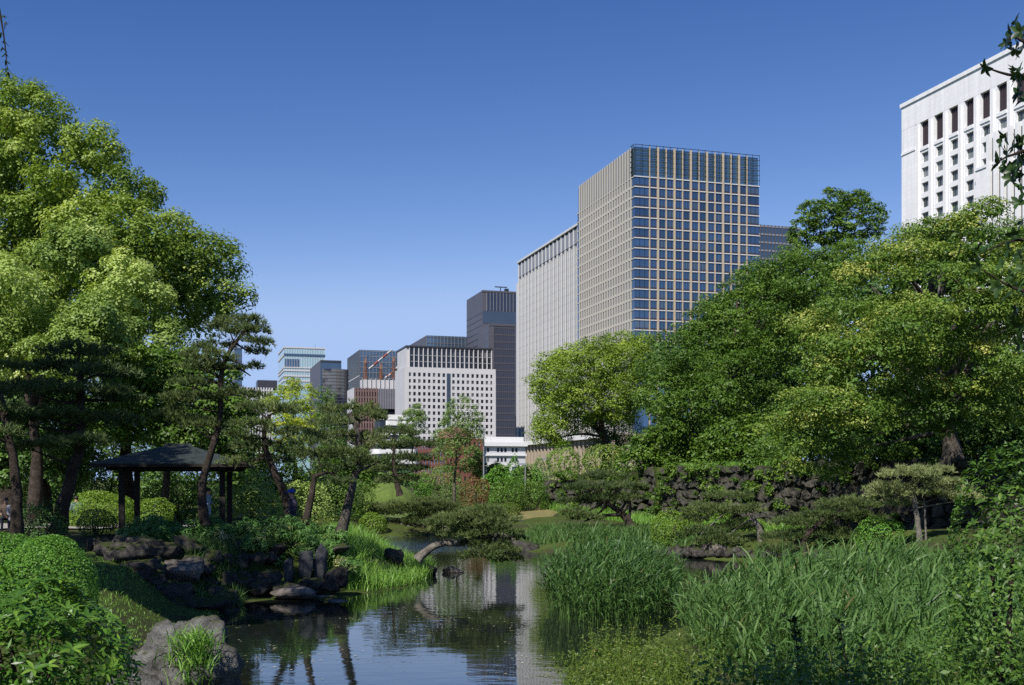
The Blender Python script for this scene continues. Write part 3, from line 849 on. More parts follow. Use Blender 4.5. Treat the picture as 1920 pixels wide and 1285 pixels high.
# --- white classical building
b = Bld('classical_building', 'white classical building with cornice and paired windows beside the columned podium', 'building', 900, 405, 880, 985, 832)
b.core(M['white_tile'], 'wall', 0, b.H)
b.front('cornice', -1.0, b.T + 0.5, b.H - 0.9, b.H + 0.5, 1.3, M['white_wall'])
b.left('cornice', 0.02, b.S + 1, b.H - 0.9, b.H + 0.5, 1.3, M['white_wall'])
box('attic', 1.5, b.T, 2.0, b.S - 1, b.H + 0.5, b.H + 2.6, M['white_wall'], b.e)
for zc in (b.H * 0.73, b.H * 0.47):
    b.front('string_course', -0.5, b.T + 0.3, zc - 0.3, zc + 0.3, 0.7, M['white_wall'])
for a in (1.2, 2.6, 6.4, 7.8, 9.2, 12.0, 13.4):
    for f0 in (0.80, 0.57, 0.33, 0.13):
        if a > 5.5 and f0 < 0.4: continue
        b.front('window', a, a + 0.8, b.H * f0, b.H * f0 + 1.5, 0.06, M['glass_dark'])
b.front('portico_recess', 5.9, 11, 0, b.H * 0.45, 0.08, M['glass_dark'])
for a in (5.4, 8.2, 11.0):
    b.front('column', a, a + 0.85, 0, b.H * 0.45, 0.95, M['white_wall'])

# --- grey glass block right of the beige tower
b = Bld('office_block', 'grey-blue glass block peeping out right of the beige tower', 'building', 1405, 520, 1396, 1500, 420)
b.core(M['glass_mid'], 'glass_core')
for i in range(15):
    a = b.T * i / 14
    b.front('mullion', a - 0.18, a + 0.18, 0, b.H, 0.4, M['slate_panel'])
for k in range(8): b.front('floor_band', 0, b.T, b.H - 1 - 3.8 * k, b.H - 0.2 - 3.8 * k, 0.25, M['grey_panel'])
b.left('wall_panel', 0, b.S, 0, b.H, 0.3, M['dark_panel'])
box('roof_davit', 3, 3.3, 3, 3.3, b.H, b.H + 5, M['steel'], b.e)

# --- big white building at the right edge: only its street face shows; local y runs away from us
e = thing('hotel_building', 'large white building with dark tall top windows at the right edge', 'building',
          (83.9 - UX * 62, 240 - UY * 62, GZ), BRZ)
LEN = 62.0
HH = 84.0 - GZ
def wbox(name, s0, s1, z0, z1, out, mat, inn=0.0):      # s measured from the far corner towards the camera
    return box(name, -out, inn, LEN - s1, LEN - s0, z0 - GZ, z1 - GZ, mat, e)
box('wall', 0.9, 40, 0.2, LEN - 0.2, 0, HH - 0.4, M['white_clad'], e)
wbox('blank_wall', 0.0, 4.75, GZ, 78.2, 0.0, M['white_clad'], 0.9)
wbox('top_wall', 0.0, LEN, 78.2, 83.2, 0.02, M['white_clad'], 0.9)
wbox('parapet', -0.25, LEN, 83.2, 84.0, 0.3, M['white_clad'], 1.2)
wbox('wall_groove', 4.75, 5.0, GZ, 77.6, -0.5, M['dark_panel'], 0.9)
cs = [7.6 + 4.58 * i for i in range(11)]
prev = 5.0
for i, s in enumerate(cs):
    wbox('pier', prev, s - 1.35, GZ, 78.19, 0.0, M['white_clad'], 0.9)
    wbox('pilaster', prev + 0.75 if i else prev + 0.5, s - 1.95 if i else s - 1.6, GZ, 77.5, 0.35, M['white_clad'], -0.002)
    prev = s + 1.35
    tw_ = wbox('tall_window', s - 1.34, s + 1.34, 72.9, 78.15, -0.75, M['dark_panel'], 0.95)
    for q in range(5): under(wbox('louvre_blade', s - 1.1 + q * 0.5, s - 1.0 + q * 0.5, 72.95, 78.1, -0.5, M['spandrel'], 0.74), tw_)
    wbox('ledge', s - 1.36, s + 1.36, 72.2, 72.9, 0.12, M['white_clad'], 0.9)
    zs = [70.6 - 3.15 * k for k in range(7)]
    top = 72.2
    for k, z in enumerate(zs):
        wbox('spandrel', s - 1.34, s + 1.34, z + 1.05, top, -0.1, M['white_clad'], 0.9)
        o = wbox('window', s - 0.95, s + 1.2, z - 1.0, z + 1.02, -0.62, M['glass_hotel'], 0.85)
        under(wbox('window_jamb', s - 1.34, s - 0.96, z - 1.05, z + 1.05, -0.12, M['white_clad'], 0.9), o)
        under(wbox('window_bar', s + 0.3, s + 0.4, z - 1.0, z + 1.0, -0.55, M['grey_panel'], 0.61), o)
        top = z - 1.05
    wbox('lower_wall', s - 1.34, s + 1.34, GZ, top, -0.1, M['white_clad'], 0.9)
wbox('pier', prev, LEN, GZ, 78.19, 0.0, M['white_clad'], 0.9)
wbox('string_course', 0.0, 4.7, 72.9, 73.4, 0.18, M['white_clad'], -0.002)
wbox('projecting_bay', 25.2, LEN, GZ, 62.8, 1.6, M['white_clad'], -0.01)
wbox('bay_coping', 25.0, LEN, 62.8, 63.3, 1.8, M['white_clad'], -0.01)
wbox('upper_bay', 28.6, LEN, 63.3, 68.0, 1.3, M['glass_hotel'], -0.01)
for i in range(12):
    s = 29.0 + 1.9 * i
    wbox('fin', s, s + 0.85, GZ + 20, 68.6, 2.3, M['white_clad'], -1.62)
    wbox('slot_window', s + 0.9, s + 1.85, GZ + 20, 62.0, 1.66, M['glass_dark'], -1.62)

# --- low white buildings in the park
e = thing('park_building', 'low white building showing past the right eave of the gazebo', 'building', (P(425, 900, 92)[0], 92, GZ), 0.1)
box('wall', 0, 3.2, 0, 5, 0, 3.1, M['white_wall'], e)
box('roof', -0.4, 3.4, -0.4, 5.4, 3.1, 3.3, M['white_tile'], e)
box('door', 1.0, 1.9, -0.05, 0, 0, 2.0, M['dark_panel'], e)
e = thing('park_building', 'low white building glimpsed through the trees above the dark stone wall', 'building', (P(1745, 900, 66)[0], 66, 4.0), 0.1)
box('wall', 0, 5.0, 0, 6, 0, 4.2, M['white_wall'], e)
box('roof', -0.3, 5.3, -0.3, 6.3, 4.2, 4.45, M['white_tile'], e)
for i in range(3): box('window', 0.7 + 1.5 * i, 1.6 + 1.5 * i, -0.06, 0, 0.9, 2.4, M['glass_dark'], e)

# --- tower cranes on the brick block
def crane(label, mast_px, mast_top, base_py, jib, d=575):
    X, Y, Z = P(mast_px, base_py, d)
    e = thing('tower_crane', label, 'crane', (X, Y, Z), 0)
    h = (base_py - mast_top) * d / F
    n = 5
    for i in range(n):                                   # open lattice mast, narrowing upwards
        L = []
        z0, z1 = h * i / n, h * (i + 1) / n
        w = 1.1 - 0.5 * i / n
        for sx in (-w, w - 0.22):
            for sy in (-w, w - 0.22): L.append((sx, sx + 0.22, sy, sy + 0.22, z0, z1))
        for q in range(3):
            zz = z0 + (z1 - z0) * (q + 0.5) / 3
            L.append((-w, w, -w, -w + 0.2, zz, zz + 0.25)); L.append((-w, w, w - 0.2, w, zz, zz + 0.25))
        boxes_joined('mast_section', L, M['orange_paint'], e)
    V = [(-0.8, -0.6, h), (0.8, -0.6, h), (0.8, 0.6, h), (-0.8, 0.6, h), (0.1, -0.2, h + 3.2), (0.3, -0.2, h + 3.2), (0.3, 0.2, h + 3.2), (0.1, 0.2, h + 3.2)]
    o = bpy.data.objects.new('cab', mesh_py('cab', V, BOXF, M['orange_paint'])); link(o, e)
    (x0, y0), (x1, y1) = jib
    a = P(x0, y0, d) - np.array([X, Y, Z]); c = P(x1, y1, d) - np.array([X, Y, Z])
    nseg = 5
    for i in range(nseg):
        p = a + (c - a) * i / nseg; q = a + (c - a) * (i + 1) / nseg
        V, Qd = tube_geo([p, q], [0.5, 0.5], 4)
        o = bpy.data.objects.new('jib_section', mesh_np('jib_section', V, Qd, M['white_paint'] if i % 2 == 0 else M['red_paint'])); link(o, e)
    V, Qd = tube_geo([np.array([0, 0, h + 3.0]), c], [0.12, 0.12], 4)
    o = bpy.data.objects.new('hoist_cable', mesh_np('hoist_cable', V, Qd, M['steel_dark'])); link(o, e)
crane('red crane with striped jib raised before the blue glass tower', 685, 681, 712, ((692, 692), (735, 656)))
crane('red crane in the middle with short white jib to the right', 714, 692, 712, ((722, 709), (741, 696)))
crane('red crane hard against the white windowed block', 738, 678, 711, ((728, 706), (746, 688)))

# ------------------------------------------------------------------ stone retaining wall and the terrace behind it
WALL = [((2.7, 80.0), (8.6, 73.2), 3.15), ((9.7, 70.6), (14.6, 59.5), 3.95), ((14.6, 59.5), (26.0, 41.0), 4.2), ((8.75, 75.0), (9.65, 70.7), 3.9)]
TER = [(2.9, 80.4), (8.7, 73.5), (8.9, 70.9), (14.9, 59.7), (26.3, 41.2), (45, 12), (140, 12), (140, 170), (2.9, 170)]
def prism(name, poly, z0, z1, mat, parent=None):
    n_ = len(poly)
    V = [(x, y, z0) for x, y in poly] + [(x, y, z1) for x, y in poly]
    Fc = [(i, (i + 1) % n_, n_ + (i + 1) % n_, n_ + i) for i in range(n_)] + [tuple(range(n_))[::-1], tuple(range(n_, 2 * n_))]
    o = bpy.data.objects.new(name, mesh_py(name, V, Fc, mat)); return link(o, parent)
o = prism('terrace', [(9.2, 170), (9.2, 70.9), (10.0, 70.4), (14.9, 59.8), (26.3, 41.3), (45, 12), (140, 12), (140, 170)], 0.0, 4.0, M['ground'])
tag(o, 'raised planted terrace above the stone wall', None, kind='structure')
o = prism('terrace', [(3.0, 92), (3.0, 80.2), (8.9, 73.5), (9.19, 73.5), (9.19, 92)], 0.0, 3.2, M['ground'])
tag(o, 'lower planted terrace at the left end of the stone wall', None, kind='structure')
wall = thing('retaining_wall', 'mossy grey stone retaining wall behind the garden pines', 'wall', (0, 0, 0))
rng = np.random.default_rng(5)
stone_meshes = []
for k in range(10):
    # an irregular boulder-faced block about 1 x 1, proud towards -y
    n_ = 7
    an = np.sort(rng.uniform(0, 2 * math.pi, n_) * 0.35 + np.arange(n_) * 2 * math.pi / n_ * 0.95)
    rx = 0.5 * (0.9 + 0.18 * rng.random(n_))
    out = []
    for a, r_ in zip(an, rx):
        c, s_ = math.cos(a), math.sin(a); sc_ = r_ / max(abs(c), abs(s_)) ** 0.7
        out.append((c * sc_, s_ * sc_))
    V = [(x, 0.25, z) for x, z in out] + [(x * 0.97, -0.10, z * 0.97) for x, z in out] + [(x * 0.82, -0.17 - 0.1 * rng.random(), z * 0.82) for x, z in out] + [(0, -0.22, 0)]
    Fc = []
    for i in range(n_):
        j = (i + 1) % n_
        Fc += [(i, j, n_ + j, n_ + i), (n_ + i, n_ + j, 2 * n_ + j, 2 * n_ + i), (2 * n_ + i, 2 * n_ + j, 3 * n_)]
    stone_meshes.append(mesh_py('stone', V, Fc, M['wall_stone']))
for si, (a, c, zt) in enumerate(WALL):
    a = np.array(a); c = np.array(c); dv = c - a; ln = np.linalg.norm(dv); dv /= ln; nv = np.array([dv[1], -dv[0]])   # outward (towards pond)
    if nv[0] > 0: nv = -nv
    ib = nv * -1.2
    prism('wall_core', [tuple(a), tuple(c), tuple(c + ib), tuple(a + ib)], -0.2, zt - 0.05, M['wall_core'], wall)
    ang = math.atan2(dv[1], dv[0])
    if (np.array([math.sin(ang), -math.cos(ang)]) @ nv) < 0: ang += math.pi
    z = 0.15; row = 0; stuffV = []; stuffF = []
    while z < zt - 0.12:
        h = min(rng.uniform(0.42, 0.62), zt - z)
        t = -rng.uniform(0, 0.4)
        while t < ln:
            w = rng.uniform(0.5, 1.0)
            p = a + dv * min(t + w / 2, ln) + nv * rng.uniform(0.0, 0.14)
            me = stone_meshes[rng.integers(10)]
            mt = Matrix.Translation((p[0], p[1], z + h / 2 + rng.uniform(-.12, .12))) @ Matrix.Rotation(ang + rng.uniform(-.25, .25), 4, 'Z') @ Matrix.Rotation(rng.uniform(-.4, .4), 4, 'Y') @ Matrix.Diagonal((w * rng.uniform(.9, 1.2), 0.7, h * rng.uniform(.9, 1.25), 1))
            if si in (0, 1):
                o = bpy.data.objects.new('stone', me); o.matrix_world = mt; link(o, wall); 
            else:
                b0 = len(stuffV)
                stuffV += [tuple(mt @ v.co) for v in me.vertices]
                stuffF += [tuple(b0 + i for i in p_.vertices) for p_ in me.polygons]
            t += w
        z += h; row += 1
    if stuffV:
        o = bpy.data.objects.new('stone', mesh_py('stone', stuffV, stuffF, M['wall_stone'])); link(o, wall); o['kind'] = 'stuff'

# ------------------------------------------------------------------ foliage builders
NLEAF = [0]
def leaf_geo(C, N, L, Wd, rng, tint):
    n = len(C)
    NLEAF[0] += n
    N = unit(N)
    t = unit(np.cross(N, rng.normal(size=(n, 3))))
    b = np.cross(N, t)
    l = (L * rng.uniform(0.7, 1.25, n))[:, None] / 2; w = (Wd * rng.uniform(0.75, 1.25, n))[:, None] / 2
    V = np.empty((n, 4, 3))
    V[:, 0] = C + t * l; V[:, 1] = C + b * w - t * l * 0.15; V[:, 2] = C - t * l; V[:, 3] = C - b * w - t * l * 0.15
    Q = np.arange(n * 4).reshape(n, 4)
    return V.reshape(-1, 3), Q, np.repeat(np.clip(tint, 0, 1), 4)

def clumps_to_leaves(CL, leaf, rng, cover, flat, up_bias=0.45, nsub=13, subr=0.42, low=0.35, backscale=0.3):
    """CL: list of (centre, radius). Leaves gather in bunches on the upper shell of each clump."""
    Cs = []; Ns = []; Ts = []
    area = leaf * leaf * 0.6 * 0.5
    for c, r, *bk in CL:
        cv = cover * (backscale if bk else 1.0)
        D = sphere_dirs(rng, nsub * 2)
        D = D[(D[:, 2] > -0.25) | (rng.random(len(D)) < low)][:nsub]
        ct = rng.normal(0.5, 0.17)
        sr = r * subr
        for dd in D:
            sc = c + dd * np.array([r, r, r * flat]) * rng.uniform(0.55, 0.95)
            n = int(cv * 4 * math.pi * sr * sr * 0.5 / area) + 2
            E = sphere_dirs(rng, n)
            E[:, 2] = np.where((E[:, 2] < -0.3) & (rng.random(n) < 0.6), -E[:, 2], E[:, 2])
            rad = sr * (0.45 + 0.6 * rng.random(n) ** 0.6)
            pos = sc + E * rad[:, None] * np.array([1, 1, max(0.6, flat)])
            Cs.append(pos)
            Ns.append(E * 0.8 + dd * 0.3 + np.array([0, 0, up_bias]) + rng.normal(size=(n, 3)) * 0.33)
            Ts.append(np.clip(ct + rng.normal(0, 0.07) + rng.normal(0, 0.09, n), 0, 1))
    return np.concatenate(Cs), np.concatenate(Ns), np.concatenate(Ts)

def outline_clumps(poly, d, thick, r, rng, spacing=1.25, back=0.5, skew=0.0):
    poly = np.array(poly, float)
    rp = r * F / d
    s = rp * spacing
    x0, y0 = poly.min(0); x1, y1 = poly.max(0)
    pts = []
    yy = y0; k = 0
    while yy < y1:
        xx = x0 + (k % 2) * s / 2
        while xx < x1:
            pts.append((xx + rng.uniform(-.4, .4) * s, yy + rng.uniform(-.4, .4) * s)); xx += s
        yy += s * 0.87; k += 1
    pts = np.array(pts)
    e = -poly_dist(pts, poly)
    keep = e > 0.36 * rp
    pts = pts[keep]; e = e[keep]
    em = max(e.max(), 1e-3)
    CL = []
    for (x, y), ee in zip(pts, e):
        u = 1 - min(1.0, ee / em)
        t = thick * math.sqrt(max(0.0, 1 - u * u))
        rr = r * rng.uniform(0.75, 1.25)
        CL.append((P(x, y, d - t * rng.uniform(0.55, 1.0) + skew * (x - poly[:, 0].mean()) / F * d), rr))
        if rng.random() < back:
            CL.append((P(x, y, d + t * rng.uniform(-0.1, 1.0)), rr * 1.1, 1))
    return CL

def broad_tree(name, label, outline, d, thick, base, r, leaf, mat, seed, cover=0.9, flat=0.75, trunk=0.35, spacing=1.2, back=0.5,
               bark='bark', nb=8, trunk_path=None, group=None, cat='tree', up_bias=0.45, nsub=13, low=0.6, zbase=None, lpp=1.8, subr=0.42):
    leaf = leaf * 0.86; cover = cover * 1.15; spacing = spacing * 0.88
    rng = np.random.default_rng(seed)
    CL = outline_clumps(outline, d, thick, r, rng, spacing, back)
    bx = (base[0] - CX) / F * d; by = d
    bz = zbase if zbase is not None else gz1(bx, by)
    e = thing(name, label, cat, (bx, by, bz - 0.05), 0, group)
    cen = np.mean([c[0] for c in CL], 0)
    topz = max(c[0][2] for c in CL)
    hub = np.array([bx * 0.6 + cen[0] * 0.4, by * 0.7 + cen[1] * 0.3, bz + (cen[2] - bz) * 0.62])
    tip = np.array([cen[0], cen[1], cen[2] + (topz - cen[2]) * 0.5])
    b0 = np.array([bx, by, bz - 0.05])
    pts = [b0, b0 * 0.5 + hub * 0.5 + np.array([trunk * rng.uniform(-1, 1), 0, 0]), hub, tip]
    tp = smooth_path(pts, 14)
    V, Q = tube_geo(tp, trunk * (1 - 0.85 * np.linspace(0, 1, 14) ** 1.2) * (1 + 0.5 * np.exp(-np.linspace(0, 1, 14) * 12)), 9, 0.1)
    obj_np('trunk', V, Q, M[bark], e, True)
    order = rng.permutation(len(CL))[:nb]
    for j in order:
        c = CL[j][0]
        cand = [p for p in tp[3:] if p[2] < c[2] + 0.3] or [tp[4]]
        s = cand[min(len(cand) - 1, int(rng.uniform(0.3, 1) * len(cand)))]
        mid = s * 0.5 + c * 0.5 + np.array([0, 0, np.linalg.norm(c - s) * 0.10]) + rng.normal(size=3) * 0.25
        tube('branch', [s, mid, c], trunk * 0.36, trunk * 0.07, M[bark], e, 6, 9)
    op = np.array(outline, float); ar = 0.5 * abs(np.sum(op[:, 0] * np.roll(op[:, 1], 1) - op[:, 1] * np.roll(op[:, 0], 1)))
    cap = max(5000, lpp * ar / 3.516)                     # leaves: about lpp per pixel of crown
    sr_ = subr * r
    est = sum((0.3 if len(c) > 2 else 1.0) for c in CL) * nsub * cover * 4 * math.pi * sr_ * sr_ * 0.5 / (leaf * leaf * 0.3)
    if est > cap:
        k_ = min(1.10, math.sqrt(est / cap)); leaf *= k_; est /= k_ * k_
        cover *= min(1.0, cap / est)
    C, N, T = clumps_to_leaves(CL, leaf, rng, cover, flat, up_bias, nsub, subr, low)
    V, Q, tt = leaf_geo(C, N, leaf, leaf * 0.6, rng, T)
    # inner foliage: coarse, slightly darker leaves added to block light and deepen clump shade
    Ci = []; Ti = []
    for c, r_, *bk in CL:
        m_ = 36
        Ci.append(c + sphere_dirs(rng, m_) * (r_ * 0.68 * rng.random(m_)[:, None] ** 0.5) * np.array([1, 1, flat]) - np.array([0, 0, 0.12 * r_]))
        Ti.append(np.clip(rng.normal(0.4, 0.14, m_), 0, 1))
    Ci = np.concatenate(Ci); Ti = np.concatenate(Ti)
    Vi, Qi, ti = leaf_geo(Ci, rng.normal(size=Ci.shape) + np.array([0, 0, 0.4]), r * 0.22, r * 0.15, rng, Ti)
    V, Q, tt = np.concatenate([V, Vi]), np.concatenate([Q, Qi + len(V)]), np.concatenate([tt, ti])
    o = obj_np('crown', V, Q, M[mat], e, False, tt)
    return e

def needle_geo(pos, nrm, length, width, per, rng, tint, spread=0.75):
    n = len(pos)
    p = np.repeat(pos, per, 0); nn = np.repeat(nrm, per, 0)
    m_ = n * per
    dr = unit(nn * 0.55 + np.array([0, 0, 0.35]) + rng.normal(size=(m_, 3)) * spread * 0.6)
    side = unit(np.cross(dr, rng.normal(size=(m_, 3))))
    l = (length * rng.uniform(0.7, 1.2, m_))[:, None]
    V = np.empty((m_, 3, 3))
    V[:, 0] = p - side * width / 2; V[:, 1] = p + side * width / 2; V[:, 2] = p + dr * l
    Tr = np.arange(m_ * 3).reshape(m_, 3)
    tt = np.repeat(np.clip(np.repeat(tint, per) + rng.normal(0, 0.1, m_), 0, 1), 3)
    return V.reshape(-1, 3), Tr, tt

def pine_pads(parent, pads, d, mat, rng, length, dens=1.0, per=8, width=None, dj=0.8, droop=0.35, yscale=0.8, name='crown'):
    """pads: (px, py, rx, ry) in photo pixels, at distance d; returns pad centres"""
    PO = []; NO = []; TI = []; cent = []
    for (px, py, rx, ry) in pads:
        dd = d + rng.uniform(-dj, dj)
        c = P(px, py, dd)
        ax, az = rx * dd / F, ry * dd / F
        ay = ax * yscale
        cent.append((c, ax, ay, az))
        nb = max(6, int(ax * ay / (length * length) * 1.5))
        base_t = rng.normal(0.5, 0.1)
        for _ in range(nb):                      # a pad is a flock of small tufted boughs
            th = rng.uniform(0, 2 * math.pi); rr = math.sqrt(rng.random())
            sx, sy = math.cos(th) * rr, math.sin(th) * rr
            zt_ = (1 - rr * rr) ** 0.5
            q = c + np.array([sx * ax, sy * ay, az * (zt_ * rng.uniform(0.0, 1.0) - droop * rng.random())])
            k = max(3, int(9 * dens))
            br = length * 1.5
            off = sphere_dirs(rng, k) * (br * rng.random(k)[:, None] ** 0.5) * np.array([1, 1, 0.4])
            PO.append(q + off)
            nn = unit(np.column_stack([off[:, 0] * 1.0 + sx * br * 0.8, off[:, 1] + sy * br * 0.8, np.full(k, br * 0.7)]))
            NO.append(nn); TI.append(np.full(k, base_t + rng.normal(0, 0.12)))
    PO = np.concatenate(PO); NO = np.concatenate(NO); TI = np.concatenate(TI)
    V, Q, tt = needle_geo(PO, NO, length, width or length * 0.15, per, rng, TI)
    obj_np(name, V, Q, M[mat], parent, False, tt)
    return cent

def pine_tree(name, label, trunk_px, r0, r1, d, pads, mat, seed, length=0.16, dens=1.0, per=8, bark='bark', group=None, dj=0.8, zbase=None, extra=(), nbr=99, yscale=0.8, cat='pine'):
    rng = np.random.default_rng(seed)
    pts = [P(x, y, d + (dz[0] if dz else 0)) for (x, y, *dz) in trunk_px]
    base = pts[0].copy()
    e = thing(name, label, cat, tuple(base), 0, group)
    tp = smooth_path(pts, 18)
    rr = r0 + (r1 - r0) * np.linspace(0, 1, 18)
    rr = rr * (1 + 0.4 * np.exp(-np.linspace(0, 1, 18) * 10))
    V, Q = tube_geo(tp, rr, 10, 0.10)
    obj_np('trunk', V, Q, M[bark], e, True)
    cent = pine_pads(e, pads, d, mat, rng, length, dens, per, dj=dj, yscale=yscale)
    for k, (c, ax, ay, az) in enumerate(cent[:nbr]):
        dist = np.linalg.norm(tp - (c - np.array([0, 0, 0.25 * ax])), axis=1); dist[:5] += 3
        s = tp[int(np.argmin(dist))]
        m1 = s * 0.6 + c * 0.4 + rng.normal(size=3) * 0.10 * ax + np.array([0, 0, -0.05 * ax])
        end = c + np.array([0, 0, -az * 0.2])
        tube('branch', [s, m1, end], r0 * 0.30, r0 * 0.08, M[bark], e, 6, 8)
    for ex in extra:
        tube('branch', [P(x, y, d) for x, y in ex], r0 * 0.42, r0 * 0.12, M[bark], e, 7, 10)
    return e

def shrub(name, label, c, rad, mat, seed, leaf=0.05, cover=1.15, bumps=40, group=None, cat='shrub', zbase=None, up=0.4, rough=0.06, lower=-0.75, kind=None, wr=0.6):
    """dome of leaves on bunches of twigs; c centre, rad (rx, ry, rz)"""
    rng = np.random.default_rng(seed)
    c = np.array(c, float); rad = np.array(rad, float)
    zb = zbase if zbase is not None else gz1(c[0], c[1])
    top_ = c[2] + rad[2]
    if c[2] - rad[2] * 0.8 > zb:
        rad[2] = (top_ - zb) / 1.75; c[2] = top_ - rad[2]
    e = thing(name, label, cat, (c[0], c[1], zb), 0, group)
    area = leaf * leaf * 0.5 * wr
    surf = 2.6 * math.pi * ((rad[0] * rad[1]) ** 1.6 / 2 + (rad[0] * rad[2]) ** 1.6 / 2) ** (1 / 1.6)
    n = int(cover * surf / area); d_near = c[1] < 20
    n = min(n, 34000 if d_near else 14000)
    bd = sphere_dirs(rng, bumps); bh = rng.uniform(-1, 1, bumps)
    D = sphere_dirs(rng, int(n * 1.7)); D = D[D[:, 2] > lower][:n]
    near = np.argmax(D @ bd.T, 1); cosn = np.max(D @ bd.T, 1)
    rr = 1.0 + rough * bh[near] + rough * 0.9 * (cosn - 0.92) / 0.08 - 0.16 * rng.random(len(D)) ** 2
    pos = c + D * rad * rr[:, None]
    N = D * 0.7 + np.array([0, 0, up]) + rng.normal(size=D.shape) * 0.5
    T = np.clip(0.5 + 0.10 * bh[near] + rng.normal(0, 0.17, len(D)), 0, 1)
    V, Q, tt = leaf_geo(pos, N, leaf, leaf * wr, rng, T)
    obj_np('foliage', V, Q, M[mat], e, False, tt)
    for k in range(5):
        th = rng.uniform(0, 6.28)
        tip = c + np.array([math.cos(th) * rad[0] * .55, math.sin(th) * rad[1] * .55, rad[2] * 0.4])
        b0 = np.array([c[0] + 0.1 * math.cos(th), c[1] + 0.1 * math.sin(th), zb - 0.05])
        tube('stem', [b0, (b0 + tip) / 2 + rng.normal(size=3) * 0.03, tip], 0.035 * max(1, rad[0]), 0.012, M['bark'], e, 5, 6)
    return e

def shrub_px(name, label, px, py, rx, ry, d, mat, seed, ydep=1.0, **kw):
    c = P(px, py, d)
    return shrub(name, label, c, (rx * d / F, rx * d / F * ydep, ry * d / F), mat, seed, **kw)

def blade_geo(base, h, lean, wid, rng, seg=4, droop=0.5, tint=None):
    """arched blades: base (n,3), heights (n,), lean (n,2) horizontal reach"""
    n = len(base)
    V = np.empty((n, (seg + 1) * 2, 3))
    ln = np.linalg.norm(lean, axis=1, keepdims=True) + 1e-6
    ldir = lean / ln
    tw = rng.uniform(0, 2 * math.pi, n)
    side = np.column_stack([np.cos(tw), np.sin(tw), np.zeros(n)])
    for i in range(seg + 1):
        t = i / seg
        hor = lean * (t ** 1.8)
        z = h * (t - droop * (ln[:, 0] / (h + 1e-6)) * 0.55 * t ** 3)
        p = base + np.column_stack([hor, z])
        w = wid * (1 - t ** 2.2) * 0.5 + 0.0008
        V[:, i * 2] = p - side * w[:, None]; V[:, i * 2 + 1] = p + side * w[:, None]
    Q = []
    k = np.arange(n) * (seg + 1) * 2
    for i in range(seg):
        Q.append(np.stack([k + 2 * i, k + 2 * i + 1, k + 2 * i + 3, k + 2 * i + 2], 1))
    Q = np.concatenate(Q)
    if tint is None: tint = np.clip(rng.normal(0.5, 0.2, n), 0, 1)
    return V.reshape(-1, 3), Q, np.repeat(tint, (seg + 1) * 2)

def leaf_blades(start, direc, length, wid, rng, seg=3, droop=0.6, tint=None):
    """reed leaves: leave a stalk at start heading direc, then bow over"""
    n = len(start)
    side = unit(np.cross(direc, np.array([0, 0, 1.0]) + rng.normal(size=(n, 3)) * 0.35))
    V = np.empty((n, (seg + 1) * 2, 3))
    for i in range(seg + 1):
        t = i / seg
        p = start + direc * (length * t)[:, None]
        p[:, 2] -= droop * length * t ** 2.4
        w = wid * (math.sin(math.pi * min(1, 0.25 + 0.75 * t)) ** 0.7) * 0.5 if i < seg else wid * 0.02
        V[:, i * 2] = p - side * np.reshape(w, (-1, 1)); V[:, i * 2 + 1] = p + side * np.reshape(w, (-1, 1))
    k = np.arange(n) * (seg + 1) * 2
    Q = np.concatenate([np.stack([k + 2 * i, k + 2 * i + 1, k + 2 * i + 3, k + 2 * i + 2], 1) for i in range(seg)])
    if tint is None: tint = np.clip(rng.normal(0.5, 0.18, n), 0, 1)
    return V.reshape(-1, 3), Q, np.repeat(tint, (seg + 1) * 2)

